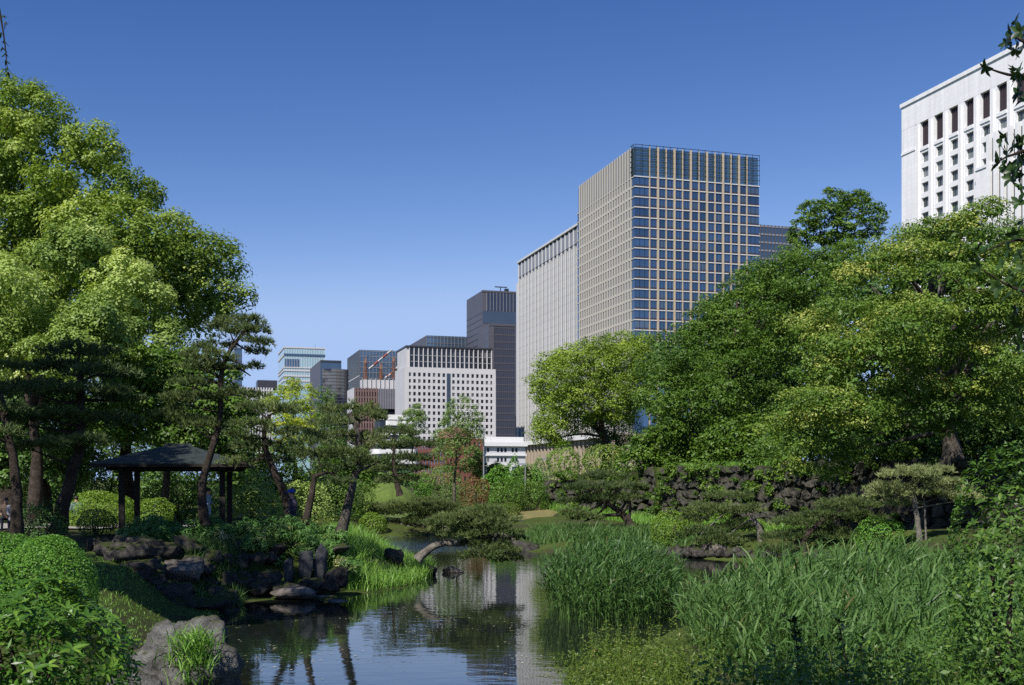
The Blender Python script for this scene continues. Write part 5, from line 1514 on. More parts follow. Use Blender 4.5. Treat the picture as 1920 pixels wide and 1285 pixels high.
# ------------------------------------------------------------------ shrubs, middle distance
SH = [
 ('maple_shrub', 'reddish-brown layered maple near the lamp post', 893, 922, 28, 24, 78, 'maple', dict(leaf=0.12, cat='maple', rough=0.16, bumps=25)),
 ('garden_shrub', 'green shrub with dark trunk gap right of the maple', 955, 928, 32, 26, 77, 'green', dict(leaf=0.13, rough=0.16, bumps=25)),
 ('garden_shrub', 'green shrub beside the left corner of the stone wall', 1003, 928, 30, 28, 78, 'green', dict(leaf=0.13, rough=0.16, bumps=25)),
 ('clipped_hedge', 'low lime-green clipped hedge on the dry lawn', 908, 958, 36, 11, 74, 'lime', dict(leaf=0.09)),
 ('garden_shrub', 'small olive shrub at the right end of the lime hedge', 955, 955, 22, 13, 74, 'herb', dict(leaf=0.09)),
 ('conifer', 'left of two small green cone-shaped trees before the columned podium', 964, 888, 17, 30, 95, 'hedge', dict(leaf=0.14, cat='tree', rough=0.1)),
 ('conifer', 'right of two small green cone-shaped trees before the columned podium', 1012, 890, 15, 30, 92, 'hedge', dict(leaf=0.14, cat='tree', rough=0.1)),
 ('garden_shrub', 'bright green tall bush above the left end of the wall', 1058, 872, 32, 38, 84, 'lime', dict(leaf=0.15, zbase=3.2, rough=0.18, bumps=30)),
 ('garden_shrub', 'dull olive domed bush above the wall under the camphor', 1132, 868, 42, 34, 83, 'olive', dict(leaf=0.14, zbase=3.2, rough=0.12, bumps=30)),
 ('garden_shrub', 'bright lime shrub at the foot of the wall', 1255, 990, 32, 32, 50, 'lime', dict(leaf=0.09, rough=0.12)),
 ('garden_shrub', 'second lime shrub tucked behind, nearer the wall', 1290, 975, 26, 20, 52, 'lime', dict(leaf=0.09, rough=0.12)),
 ('garden_shrub', 'green shrub at the reed edge below the double-mounded pine', 1650, 995, 42, 22, 41, 'hedge', dict(leaf=0.08, rough=0.12)),
 ('clipped_shrub', 'large sunlit lime-green dome behind the gazebo', 190, 950, 66, 26, 46, 'lime', dict(leaf=0.08, rough=0.10)),
 ('clipped_shrub', 'smaller lime shrub right of the sunlit dome, between the gazebo posts', 290, 955, 34, 20, 46, 'lime', dict(leaf=0.08, rough=0.12)),
 ('clipped_hedge', 'dark flat-topped hedge before the sunlit lime dome', 182, 966, 34, 12, 38, 'shade', dict(leaf=0.06)),
 ('clipped_shrub', 'dark low shrub between the leaning pine trunks at left', 78, 970, 50, 26, 29.5, 'shade', dict(leaf=0.06, rough=0.12)),
 ('garden_shrub', 'spiky pale plant behind the pines at the left edge', 52, 925, 18, 24, 50, 'young', dict(leaf=0.2, rough=0.25)),
 ('garden_shrub', 'pale shrub behind the gazebo posts on the right', 470, 922, 55, 26, 56, 'camphor_pale', dict(leaf=0.11, rough=0.2)),
 ('garden_shrub', 'pale shrub behind the person in the blue cap', 575, 935, 45, 24, 58, 'camphor_pale', dict(leaf=0.11, rough=0.2)),
 ('garden_shrub', 'dark green shrub seen through the middle of the gazebo', 340, 930, 62, 26, 52, 'green', dict(leaf=0.11, rough=0.2)),
 ('garden_shrub', 'yellow-green low shrub on the far shore left of the wide pine', 700, 972, 26, 11, 64, 'lime', dict(leaf=0.10)),
 ('clipped_shrub', 'dark ball shrub under the green mound', 668, 925, 16, 12, 74, 'shade', dict(leaf=0.10)),
 ('garden_shrub', 'leafy green bush behind the tall slender tree', 830, 895, 40, 20, 100, 'young', dict(leaf=0.16, rough=0.2)),
 ('garden_shrub', 'green bush right of the lamp post foot', 935, 898, 36, 16, 90, 'hedge', dict(leaf=0.14, rough=0.2)),
 ('garden_shrub', 'green bush at the far end of the green mound', 770, 905, 40, 18, 98, 'hedge', dict(leaf=0.16, rough=0.2)),
 ('garden_shrub', 'dim bush below the mid pines', 625, 918, 60, 24, 66, 'green', dict(leaf=0.13, rough=0.2)),
]
for i, (nm, lab, px, py, rx, ry, d, mt, kw) in enumerate(SH):
    shrub_px(nm, lab, px, py, rx, ry, d, mt, 100 + i, **kw)

# green mound
v, f = ICO[4]
keep = v * np.array([3.6, 3.0, 2.2]) + np.array([*P(702, 930, 88)[:2], 1.0])
o = obj_np('mound', keep, f, M['lawn'], None, True); tag(o, 'small bright green grass mound between the pine trunks', None, kind='structure')
def blob_sheet(name, cx, cy, rx, ry, mat, dz, label, seed):
    rr_ = random.Random(seed); n_ = 40; V = []; Q = []
    ph = [rr_.uniform(0, 6.28) for _ in range(4)]
    for ring in range(7):
        for k in range(n_):
            t = 2 * math.pi * k / n_; f_ = 1 + 0.14 * math.sin(2 * t + ph[0]) + 0.10 * math.sin(3 * t + ph[1]) + 0.06 * math.sin(7 * t + ph[2])
            x = cx + rx * f_ * math.cos(t) * ring / 6; y = cy + ry * f_ * math.sin(t) * ring / 6
            V.append((x, y, gz1(x, y) + dz * (1 if ring < 6 else -1)))
    for ring in range(6):
        for k in range(n_): Q.append((ring * n_ + k, ring * n_ + (k + 1) % n_, (ring + 1) * n_ + (k + 1) % n_, (ring + 1) * n_ + k))
    tag(obj_np(name, np.array(V), np.array(Q), mat, None, True), label, None, kind='structure')
blob_sheet('lawn', -0.6, 76.0, 4.0, 5.0, M['dry_grass'], 0.06, 'dry yellowish lawn at the far shore', 1)
blob_sheet('lawn', -7.5, 70.5, 4.0, 3.4, M['lawn'], 0.06, 'sunlit green lawn on the far shore left of the wide pine', 2)

# ------------------------------------------------------------------ bank of the gazebo: bamboo grass, rocks
rng = np.random.default_rng(77)
CL = []
for i in range(120):
    px = rng.uniform(235, 650); d = rng.uniform(31.6, 34.5)
    x = (px - CX) / F * d
    CL.append((np.array([x, d, gz1(x, d) + rng.uniform(0.05, 0.65)]), rng.uniform(0.25, 0.45)))
C, N, T = clumps_to_leaves(CL, 0.11, rng, 0.6, 0.8)
V, Q, tt = leaf_geo(C, N, 0.15, 0.035, rng, T)
o = obj_np('bamboo_grass', V, Q, M['sasa'], None, False, tt)
tag(o, 'dense dark bamboo grass covering the top of the gazebo bank', 'ground cover', None, 'stuff')

rock('boulder', 'broad dark boulder lying in shade at the left of the gazebo bank', P(252, 1035, 31), (1.15, 0.8, 0.62), 'rock_moss', 1)
rock('boulder', 'brown boulder with a sunlit face beside the grass clump', P(345, 1072, 29), (0.75, 0.6, 0.42), 'rock', 2)
rock('boulder', 'dark boulder low in the shade left of the sunlit one', P(270, 1085, 28.5), (0.6, 0.5, 0.35), 'rock_moss', 3)
rock('standing_stone', 'left of three upright slate stones in the bank', P(541, 1072, 31.0), (0.21, 0.22, 0.58), 'rock_blue', 4, rough=0.12, rz=0.3, boxy=0.5)
rock('standing_stone', 'middle and broadest of three upright slate stones in the bank', P(573, 1066, 31.1), (0.30, 0.24, 0.62), 'rock_blue', 5, rough=0.12, rz=0.1, boxy=0.5)
rock('standing_stone', 'right and tallest of three upright slate stones in the bank', P(602, 1052, 31.3), (0.24, 0.26, 0.68), 'rock_blue', 6, rough=0.12, rz=-0.2, boxy=0.5)
rock('boulder', 'long pale flat-bottomed boulder lying at the water edge', P(540, 1113, 29.8), (0.72, 0.42, 0.26), 'rock', 7, rough=0.2, rz=0.05)
rock('stepping_stone', 'thin flat slab right of the long pale boulder', P(600, 1120, 30.3), (0.48, 0.35, 0.09), 'rock', 8, rough=0.15, rz=0.1)
rock('stepping_stone', 'small pale flat rock standing in the water', P(634, 1131, 29.4), (0.34, 0.26, 0.12), 'rock', 9, rough=0.2, rz=0.0)
rock('boulder', 'dark round stump-like rock on the grassy point', P(738, 1046, 36), (0.40, 0.35, 0.33), 'rock_moss', 10)
rock('boulder', 'rough dark rock at the tip of the grassy point', P(800, 1072, 37.2), (0.36, 0.4, 0.28), 'rock_moss', 12)
rock('boulder', 'small rock breaking the water below the leaning pine', P(848, 1070, 38.5), (0.40, 0.22, 0.16), 'rock', 13, rz=0.1)
rock('boulder', 'dark jagged rock at the water by the far reeds', P(985, 1028, 50.5), (0.95, 0.6, 0.5), 'rock_moss', 14)
rock('boulder', 'grey boulder at the water below the grey leaning pine', P(1345, 1030, 45.5), (0.75, 0.5, 0.36), 'rock', 15)
rock('boulder', 'dark boulder on the dry lawn', P(968, 985, 70), (0.9, 0.6, 0.45), 'rock_moss', 16)
sp = []
rr = random.Random(4)
for row, (y, d) in enumerate([(1030, 31.9), (1052, 31.2), (1078, 30.7), (1098, 30.2)]):
    for k in range(13):
        px = 350 + k * 24 + rr.uniform(-8, 8) - row * 6
        if 520 < px < 625 and row in (0, 1, 2): continue
        p = P(px, y + rr.uniform(-6, 6), d + rr.uniform(-.3, .3))
        s = rr.uniform(0.18, 0.34)
        sp.append((p[0], p[1], p[2], s * rr.uniform(1, 1.5), s, s * rr.uniform(0.7, 1.0)))
edging('piled dark stones holding the bank below the gazebo', sp, 'rock_moss', 11, 'stone_bank')
sp = []
for row, (y, d) in enumerate([(1030, 30.6), (1048, 29.4), (1068, 28.2), (1086, 27.2)]):
    for k in range(9):
        px = 185 + k * 29 + rr.uniform(-9, 9) + row * 14
        if px > 440: continue
        p = P(px, y + rr.uniform(-5, 5), d + rr.uniform(-.3, .3)); s = rr.uniform(0.22, 0.42)
        sp.append((p[0], p[1], gz1(p[0], p[1]) + s * 0.25, s * rr.uniform(1, 1.5), s, s * rr.uniform(0.6, 0.9)))
edging('long low line of shaded rocks left of the upright slate stones', sp, 'rock_moss', 15, 'stone_bank')
sp = []
for k in range(34):
    px = 640 + k * 9.5; d = 66.5 - (0.0 if px < 850 else (px - 850) * 0.10) + rr.uniform(-.5, .8)
    p = P(px, 0, d); s = rr.uniform(0.22, 0.45)
    sp.append((p[0], p[1], 0.12 + rr.uniform(0, 0.25), s * 1.3, s, s))
edging('row of rough stones along the far shore', sp, 'rock', 12)
sp = []
for k in range(26):
    px = 1240 + k * 12; d = 46.5 - (px - 1240) * 0.012 + rr.uniform(-.4, .4)
    p = P(px, 0, d); s = rr.uniform(0.18, 0.36)
    sp.append((p[0], p[1], 0.08 + rr.uniform(0, 0.2), s * 1.3, s, s))
edging('row of dark stones at the water below the garden pines', sp, 'rock_moss', 13)
sp = []
for k in range(22):
    px = 620 + k * 9; d = 33.5 + k * 0.2
    p = P(px, 0, d); s = rr.uniform(0.15, 0.3)
    x, y = p[0] + rr.uniform(-.3, .3), p[1] + rr.uniform(-.4, .4)
    sp.append((x, y, max(0.02, gz1(x, y)) + 0.05, s * 1.2, s, s))
edging('rough stones round the grassy point', sp, 'rock_moss', 14)

# grasses
pen = [Wp(*p) for p in [(596, 1112), (690, 1112), (765, 1100), (815, 1080), (812, 1066), (760, 1058), (690, 1054), (625, 1050), (600, 1066)]]
grass_patch('tall_grass', 'bright tall grass covering the point of the bank', scatter(pen, 8000, 3), 0.58, 31, wid=0.022, reach=0.4)
gl = [Wp(*p) for p in [(340, 1146), (452, 1138), (462, 1118), (420, 1108), (350, 1110)]]
grass_patch('tall_grass', 'dark arching grass clump at the shore left of the pale boulder', scatter(gl, 2200, 4), 0.52, 32, wid=0.02, reach=0.45, mat='reed')
lw = [(-13.5, 20.0), (-6.2, 18.5), (-6.8, 27.5), (-9.5, 29.5), (-14, 29)]
grass_patch('lawn_grass', 'short lit grass between the round hedge and the dark rocks', scatter(lw, 8000, 5), 0.09, 33, wid=0.012, reach=0.6)
fb = [(0.2, 52.5), (4.4, 51.0), (9.5, 46.8), (10, 50), (7, 58), (1, 62)]
grass_patch('tall_grass', 'green sedge along the far shore before the umbrella pine', scatter(fb, 7000, 6), 0.55, 34, wid=0.035, reach=0.4, mat='reed')
wt = [(3.0, 79.6), (8.2, 73.4), (9.6, 70.0), (14.4, 59.2), (16, 57), (13, 57), (8, 66), (1.8, 79)]
grass_patch('weeds', 'tangled green weeds along the foot of the stone wall', scatter(wt, 6000, 7), 0.6, 35, wid=0.04, reach=0.5, mat='blade')
tp_ = [(9.9, 70.6), (14.9, 59.6), (15.6, 60.2), (10.6, 71.2)]
grass_patch('grass_fringe', 'bright grass fringe along the top of the stone wall', scatter(tp_, 2500, 8), 0.35, 36, wid=0.03, reach=0.5, mat='blade', z=4.0)

# bushes spilling over the wall top
rng = np.random.default_rng(92); CL = []
for (s_, n_) in ((0, 8), (1, 13), (2, 22)):
    a, c, zt = WALL[s_]; a = np.array(a); c = np.array(c)
    for i in range(n_):
        p = a + (c - a) * rng.random(); CL.append((np.array([p[0] - rng.uniform(-.3, .45), p[1] - rng.uniform(-.2, .4), zt + rng.uniform(-0.7, 0.45)]), rng.uniform(0.3, 0.7)))
C, N, T = clumps_to_leaves(CL, 0.14, rng, 0.5, 0.8)
V, Q, tt = leaf_geo(C, N, 0.15, 0.09, rng, T)
tag(obj_np('trailing_growth', V, Q, M['green'], None, False, tt), 'trailing green growth spilling over the top of the stone wall', 'shrubs', None, 'stuff')

# ivy on the wall
rng = np.random.default_rng(91); CL = []
for i in range(105):
    s = rng.choice([0, 1, 2, 3], p=[0.2, 0.42, 0.2, 0.18]); a, c, zt = WALL[s]; a = np.array(a); c = np.array(c)
    p = a + (c - a) * rng.random(); CL.append((np.array([p[0] - 0.3, p[1] - 0.25, rng.uniform(0.4, zt - 0.2)]), rng.uniform(0.2, 0.5)))
C, N, T = clumps_to_leaves(CL, 0.13, rng, 0.45, 0.9)
V, Q, tt = leaf_geo(C, N, 0.13, 0.09, rng, T)
tag(obj_np('ivy', V, Q, M['green'], None, False, tt), 'ivy and weeds clinging to the face of the stone wall', 'ivy', None, 'stuff')

# ------------------------------------------------------------------ reeds
reed_bed('dense dark reed clump standing in the water in mid pond', [Wp(*p) for p in [(1030, 1150), (1085, 1178), (1200, 1182), (1262, 1160), (1262, 1110), (1180, 1085), (1050, 1095)]], 1700, 1.15, 1.65, 51, 0.03, 7, zbase=-0.05, dark=0.15)
reed_bed('wide pale-green reed bed filling the right foreground', [(3.0, 17.0), (3.3, 21.0), (4.9, 24.0), (6.6, 25.5), (9.4, 26.0), (12.5, 25.0), (11.5, 19.5), (8.2, 14.0), (6.0, 10.6), (3.6, 10.6), (2.9, 13.0)], 6000, 1.2, 1.75, 52, 0.024, 6, zbase=0.1)

# petals and leaves adrift on the water
rng = np.random.default_rng(123)
fl_ = scatter([Wp(*p) for p in [(450, 1280), (440, 1160), (560, 1140), (700, 1128), (860, 1095), (1000, 1075), (1010, 1150), (1030, 1280)]], 420, 9)
fl_ = fl_[np.array([mnoise.noise((p[0] * 0.35, p[1] * 0.35, 3.0)) > -0.05 for p in fl_])]
V, Q, tt = leaf_geo(np.column_stack([fl_, np.full(len(fl_), 0.012)]), np.tile([0.0, 0.0, 1.0], (len(fl_), 1)) + rng.normal(size=(len(fl_), 3)) * 0.03, 0.07, 0.045, rng, rng.uniform(0.2, 1, len(fl_)))
tag(obj_np('floating_leaves', V, Q, M['drift'], None, False, tt), 'pale petals and leaves drifting on the pond', 'leaves', None, 'stuff')

# ------------------------------------------------------------------ near foreground
shrub('clipped_shrub', 'large round clipped bush in the left foreground', P(92, 1078, 15), (0.62, 0.60, 0.52), 'hedge', 61, leaf=0.030, cover=1.5, bumps=120, rough=0.03)
shrub('clipped_shrub', 'flatter clipped bush behind the round one at the left edge', P(0, 1062, 17), (0.92, 0.7, 0.50), 'hedge', 62, leaf=0.034, cover=1.4, bumps=90, rough=0.05)
def lump_rock(name, label, c, lumps, mat, seed, rough=0.12, cat='rock'):
    v, f = ICO[5]
    rr_ = np.zeros(len(v))
    for (x, y, z, r_) in lumps:
        dp = v @ np.array([x, y, z]); q = r_ * r_ - (x * x + y * y + z * z) + dp * dp
        rr_ = np.maximum(rr_, np.where(q > 0, dp + np.sqrt(np.maximum(q, 0)), 0))
    off = np.random.default_rng(seed).uniform(0, 40, 3)
    pos = v * rr_[:, None]
    n1 = np.array([mnoise.fractal(Vector(p * 2.6 + off), 0.9, 2.1, 6) for p in pos])
    n2 = np.array([mnoise.noise(Vector(p * 5.0 + off * 2)) for p in pos])
    cr = -np.clip(0.10 - np.abs(n2), 0, 1) * 0.9                         # cracks
    pos = v * (rr_ * (1 + rough * n1) + cr * rough)[:, None]
    o = bpy.data.objects.new(name, mesh_np(name, pos, f, M[mat], True)); o.location = c
    link(o); tag(o, label, cat); return o
ICO[5] = ico(5)
lump_rock('boulder', 'big pale weathered boulder at the pond edge in the foreground', P(340, 1258, 13.0),
          [(0, 0, 0, 0.50), (0.16, 0.05, 0.30, 0.37), (-0.10, -0.1, 0.30, 0.28), (-0.38, -0.05, -0.05, 0.33), (0.36, -0.05, 0.05, 0.30), (0.33, 0, -0.35, 0.40), (-0.52, -0.1, -0.35, 0.36), (0.0, -0.3, -0.1, 0.33)], 'rock_pale', 21, 0.24)
rock('boulder', 'small pale stone at the left foot of the big boulder', P(262, 1292, 12.0), (0.22, 0.2, 0.2), 'rock_pale', 27, sub=3, rough=0.3, freq=1.6)
rng = np.random.default_rng(8)
tp = np.column_stack([rng.normal(P(365, 1210, 12.6)[0], 0.13, 420), rng.normal(12.50, 0.10, 420)])
zz = 1.42 - np.abs(rng.normal(0, 0.30, 420))
grass_patch('grass_tuft', 'bright green grass tuft growing on the big pale boulder', tp, 0.26, 37, wid=0.014, reach=0.7, z=zz, kind='thing')
ir = np.column_stack([rng.normal(P(262, 1190, 14.2)[0], 0.16, 300), rng.normal(14.2, 0.22, 300)])
grass_patch('iris_clump', 'clump of upright dark iris leaves beside the boulder', ir, 0.62, 38, wid=0.02, reach=0.28, kind='thing', mat='reed', cat='plant', droop=0.2)

rng = np.random.default_rng(66)
c0 = P(70, 1245, 7.0)
az = shrub('azalea', 'bright long-leaved azalea bush in the bottom left corner', c0, (0.56, 0.55, 0.50), 'azalea', 63, leaf=0.07, cover=1.9, bumps=40, rough=0.16, wr=0.3, up=0.7)
lm = [big_leaf_mesh('leaf', 0.085, 0.027, M['azalea_obj']), big_leaf_mesh('leaf', 0.075, 0.024, M['azalea_obj'], 0.3, 0.35)]
tips = []
while len(tips) < 40:
    D = sphere_dirs(rng, 1)[0]
    if D[2] < 0.0 or D[1] > 0.35: continue
    tips.append((c0 + D * np.array([0.56, 0.55, 0.50]) * rng.uniform(0.98, 1.16), D * 0.6 + np.array([0, 0, 0.8])))
whorls(az, tips, lm, 7, rng)

c0 = P(1905, 1105, 8.6)
rb = shrub('evergreen_bush', 'glossy-leaved evergreen bush at the lower right edge', c0, (0.46, 0.5, 0.92), 'gloss', 64, leaf=0.05, cover=1.7, bumps=50, rough=0.22, lower=-0.9, wr=0.42)
lm = [big_leaf_mesh('leaf', 0.062, 0.026, M['gloss_obj']), big_leaf_mesh('leaf', 0.054, 0.024, M['gloss_obj'], 0.3, 0.3)]
tips = []
while len(tips) < 48:
    D = sphere_dirs(rng, 1)[0]
    if D[1] > 0.3 or D[0] > 0.5 or D[2] < -0.7: continue
    tips.append((c0 + D * np.array([0.46, 0.5, 0.92]) * rng.uniform(0.98, 1.2), D * 0.8 + np.array([0, 0, 0.5])))
whorls(rb, tips, lm, 6, rng)

def weeds(label, poly, n, h, leaf, wr, mat, seed, per=16, cat='weeds', name='wild_weeds', z=None):
    rng = np.random.default_rng(seed)
    pts = scatter(poly, n, seed); n = len(pts)
    zb = ground_z(pts) if z is None else np.full(n, z)
    hh = h * rng.uniform(0.5, 1.15, n)
    lean = rng.normal(size=(n, 2)) * 0.16 * hh[:, None]
    V1, Q1, t1 = blade_geo(np.column_stack([pts, zb]), hh, lean, np.full(n, 0.008), rng, 3, 0.2)
    f = rng.uniform(0.15, 1.02, (n, per))
    th = rng.uniform(0, 6.283, (n, per)); rr_ = leaf * rng.uniform(0.3, 1.3, (n, per)) * (1.25 - 0.6 * f)
    C = np.dstack([pts[:, None, 0] + lean[:, None, 0] * f ** 1.8 + np.cos(th) * rr_, pts[:, None, 1] + lean[:, None, 1] * f ** 1.8 + np.sin(th) * rr_, zb[:, None] + hh[:, None] * f]).reshape(-1, 3)
    N = np.dstack([np.cos(th) * 0.5, np.sin(th) * 0.5, np.ones_like(th) * 0.8]).reshape(-1, 3) + rng.normal(size=(n * per, 3)) * 0.4
    T = np.clip(np.repeat(rng.normal(0.5, 0.14, n), per) + rng.normal(0, 0.14, n * per), 0, 1)
    V2, Q2, t2 = leaf_geo(C, N, leaf, leaf * wr, rng, T)
    o = obj_np(name, np.concatenate([V1, V2]), np.concatenate([Q1, Q2 + len(V1)]), M[mat], None, False, np.concatenate([t1, t2]))
    tag(o, label, cat, None, 'stuff'); return o
weeds('sunlit yellow-green weeds at the water edge in the bottom centre', [(0.75, 12.6), (0.75, 16.2), (1.4, 18.4), (2.2, 17.8), (2.6, 14.5), (2.3, 12.2)], 760, 0.80, 0.05, 0.4, 'herb', 65, 26)
weeds('shaded leafy undergrowth along the bottom edge right of centre', [(1.2, 7.4), (1.6, 10.6), (5.2, 10.4), (4.2, 7.4)], 520, 0.62, 0.06, 0.45, 'gloss', 67, 20)
for k, (px, top, lab) in enumerate([(1488, 1165, 'left of three dark leafy shoots rising before the reeds'), (1570, 1160, 'middle of three dark leafy shoots rising before the reeds'), (1615, 1205, 'right and shortest of three dark leafy shoots before the reeds')]):
    d = 9.6; b0 = P(px + 15, 1330, d); t0 = P(px, top, d)
    e = thing('leafy_shoot', lab, 'plant', tuple(b0))
    pth = smooth_path([b0, (b0 + t0) / 2 + rng.normal(size=3) * 0.03, t0], 10)
    V, Q = tube_geo(pth, np.linspace(0.012, 0.003, 10), 5); obj_np('stem', V, Q, M['bark'], e, True)
    lm2 = [big_leaf_mesh('leaf', 0.075, 0.032, M['shade_obj'])]
    tips = [(pth[int(q)] * (1 - q % 1) + pth[min(9, int(q) + 1)] * (q % 1) + rng.normal(size=3) * 0.012, np.array([rng.normal() * .5, rng.normal() * .5, 1.0])) for q in np.linspace(1.5, 9, 20)]
    whorls(e, tips, lm2, 4, rng, (0.55, 1.15), spread=0.8, lift=0.5)

# ------------------------------------------------------------------ the tree beside the camera: its dark twigs hang into the frame at right
nt_ = thing('overhanging_tree', 'dark leafy twigs of a near tree hanging in along the right edge', 'tree', (3.9, 5.2, 1.35))
B0 = np.array([3.9, 5.2, 1.3])
tube('trunk', [B0, B0 + [0.1, 0.1, 2.0], B0 + [0.0, 0.2, 4.2], B0 + [-0.3, 0.1, 7.0]], 0.16, 0.05, M['bark'], nt_, 9, 14)
rng = np.random.default_rng(71)
lm = [big_leaf_mesh('leaf', 0.056, 0.03, M['shade_obj']), big_leaf_mesh('leaf', 0.048, 0.026, M['shade_obj'], 0.3, 0.35)]
spots = [(1905, 45), (1912, 60), (1893, 78), (1903, 92), (1915, 100), (1886, 84), (1850, 127), (1908, 128), (1916, 160), (1912, 175), (1905, 150),
         (1880, 265), (1890, 285), (1900, 275), (1910, 260), (1875, 305), (1888, 318), (1902, 310), (1915, 300), (1914, 330), (1895, 335), (1918, 280),
         (1910, 380), (1918, 420), (1905, 440), (1895, 470), (1912, 480), (1880, 500), (1900, 520), (1916, 540), (1870, 540), (1890, 560), (1910, 580), (1917, 350), (1916, 505), (1914, 610), (1850, 470), (1900, 600), (1917, 645), (1835, 500)]
tips = []
spots = spots + [(x + rng.uniform(2, 14), y + rng.uniform(-16, 16)) for (x, y) in spots if y != 127][:18]
for (x, y) in spots:
    d = 5.6 + rng.uniform(-.25, .25)
    tips.append((P(x, y, d), np.array([-0.7, rng.normal() * 0.4, rng.normal() * 0.5])))
whorls(nt_, tips, lm, 5, rng, (0.7, 1.15), 0.8, 0.5)
for k, path in enumerate([[(2040, 200), (1960, 110), (1905, 70), (1885, 84)], [(2040, 200), (1960, 150), (1890, 140), (1850, 127)], [(2050, 420), (1960, 290), (1900, 290), (1870, 305)],
                          [(2050, 600), (1960, 470), (1910, 450), (1850, 470)], [(2050, 640), (1960, 560), (1900, 540), (1840, 505)], [(2050, 680), (1980, 620), (1915, 600)]]):
    tube('branch', [P(x, y, 5.55) for x, y in path], 0.018, 0.0025, M['bark'], nt_, 5, 10)
CL = [(np.array([rng.uniform(-2.2, 0.1), rng.uniform(3.0, 5.4), rng.uniform(6.6, 8.0)]), rng.uniform(0.5, 0.8)) for _ in range(36)]  # unseen overhead clumps, placed to cast shade on the undergrowth along the bottom edge
CL += [(P(rng.uniform(2000, 2150), rng.uniform(100, 520), rng.uniform(5.0, 6.2)), rng.uniform(0.12, 0.22)) for _ in range(20)]
C, N, T = clumps_to_leaves(CL, 0.12, rng, 0.5, 0.8)
V, Q, tt = leaf_geo(C, N, 0.11, 0.06, rng, T)
obj_np('crown', V, Q, M['shade'], nt_, False, tt)['kind'] = 'stuff'

tw = thing('hanging_twig', 'dark drooping twig hanging in at the top left corner', 'twig', tuple(P(-30, -20, 7)))
tube('branch', [P(-60, -60, 7), P(-10, -5, 7), P(6, 60, 7), P(14, 130, 7)], 0.012, 0.002, M['bark'], tw, 5, 10)
tips = [(P(x, y, 7), np.array([0.3 * rng.normal(), 0.2 * rng.normal(), -1.0])) for x, y in [(4, 28), (8, 40), (2, 60), (8, 75), (5, 88), (11, 98), (10, 112), (14, 125), (15, 134)]]
lm = [big_leaf_mesh('leaf', 0.05, 0.014, M['shade_obj'])]
whorls(tw, tips, lm, 4, rng, (0.6, 1.1), 0.45, 0.7)

# ------------------------------------------------------------------ lamp posts
def lamp_post(label, px, top, foot, d, z0=None):
    p = P(px, foot, d); z0 = gz1(p[0], p[1]) if z0 is None else z0
    h = P(px, top, d)[2] - z0
    e = thing('lamp_post', label, 'lamp post', (p[0], p[1], z0), 0, 'lamp posts along the street')
    V, Q = tube_geo([(0, 0, 0), (0, 0, h * 0.3), (0, 0, h)], [0.11, 0.085, 0.055], 8)
    o = bpy.data.objects.new('pole', mesh_np('pole', V, Q, M['steel'], True)); link(o, e)
    V, Q = tube_geo([(0, 0, -0.05), (0, 0, 0.35)], [0.17, 0.15], 8)
    o = bpy.data.objects.new('base', mesh_np('base', V, Q, M['steel'], True)); link(o, e)
    box('lamp_head', -0.55, 0.1, -0.12, 0.12, h, h + 0.14, M['steel'], e)
lamp_post('tall pale lamp post right of the slender young trees', 907, 805, 908, 93)
lamp_post('short pale post between the two small cone-shaped trees', 985, 872, 912, 92)
lamp_post('thin post in front of the right cone-shaped tree', 1030, 862, 905, 91)
lamp_post('thin pole on the terrace under the green dome tree', 1213, 838, 885, 76, 3.95)

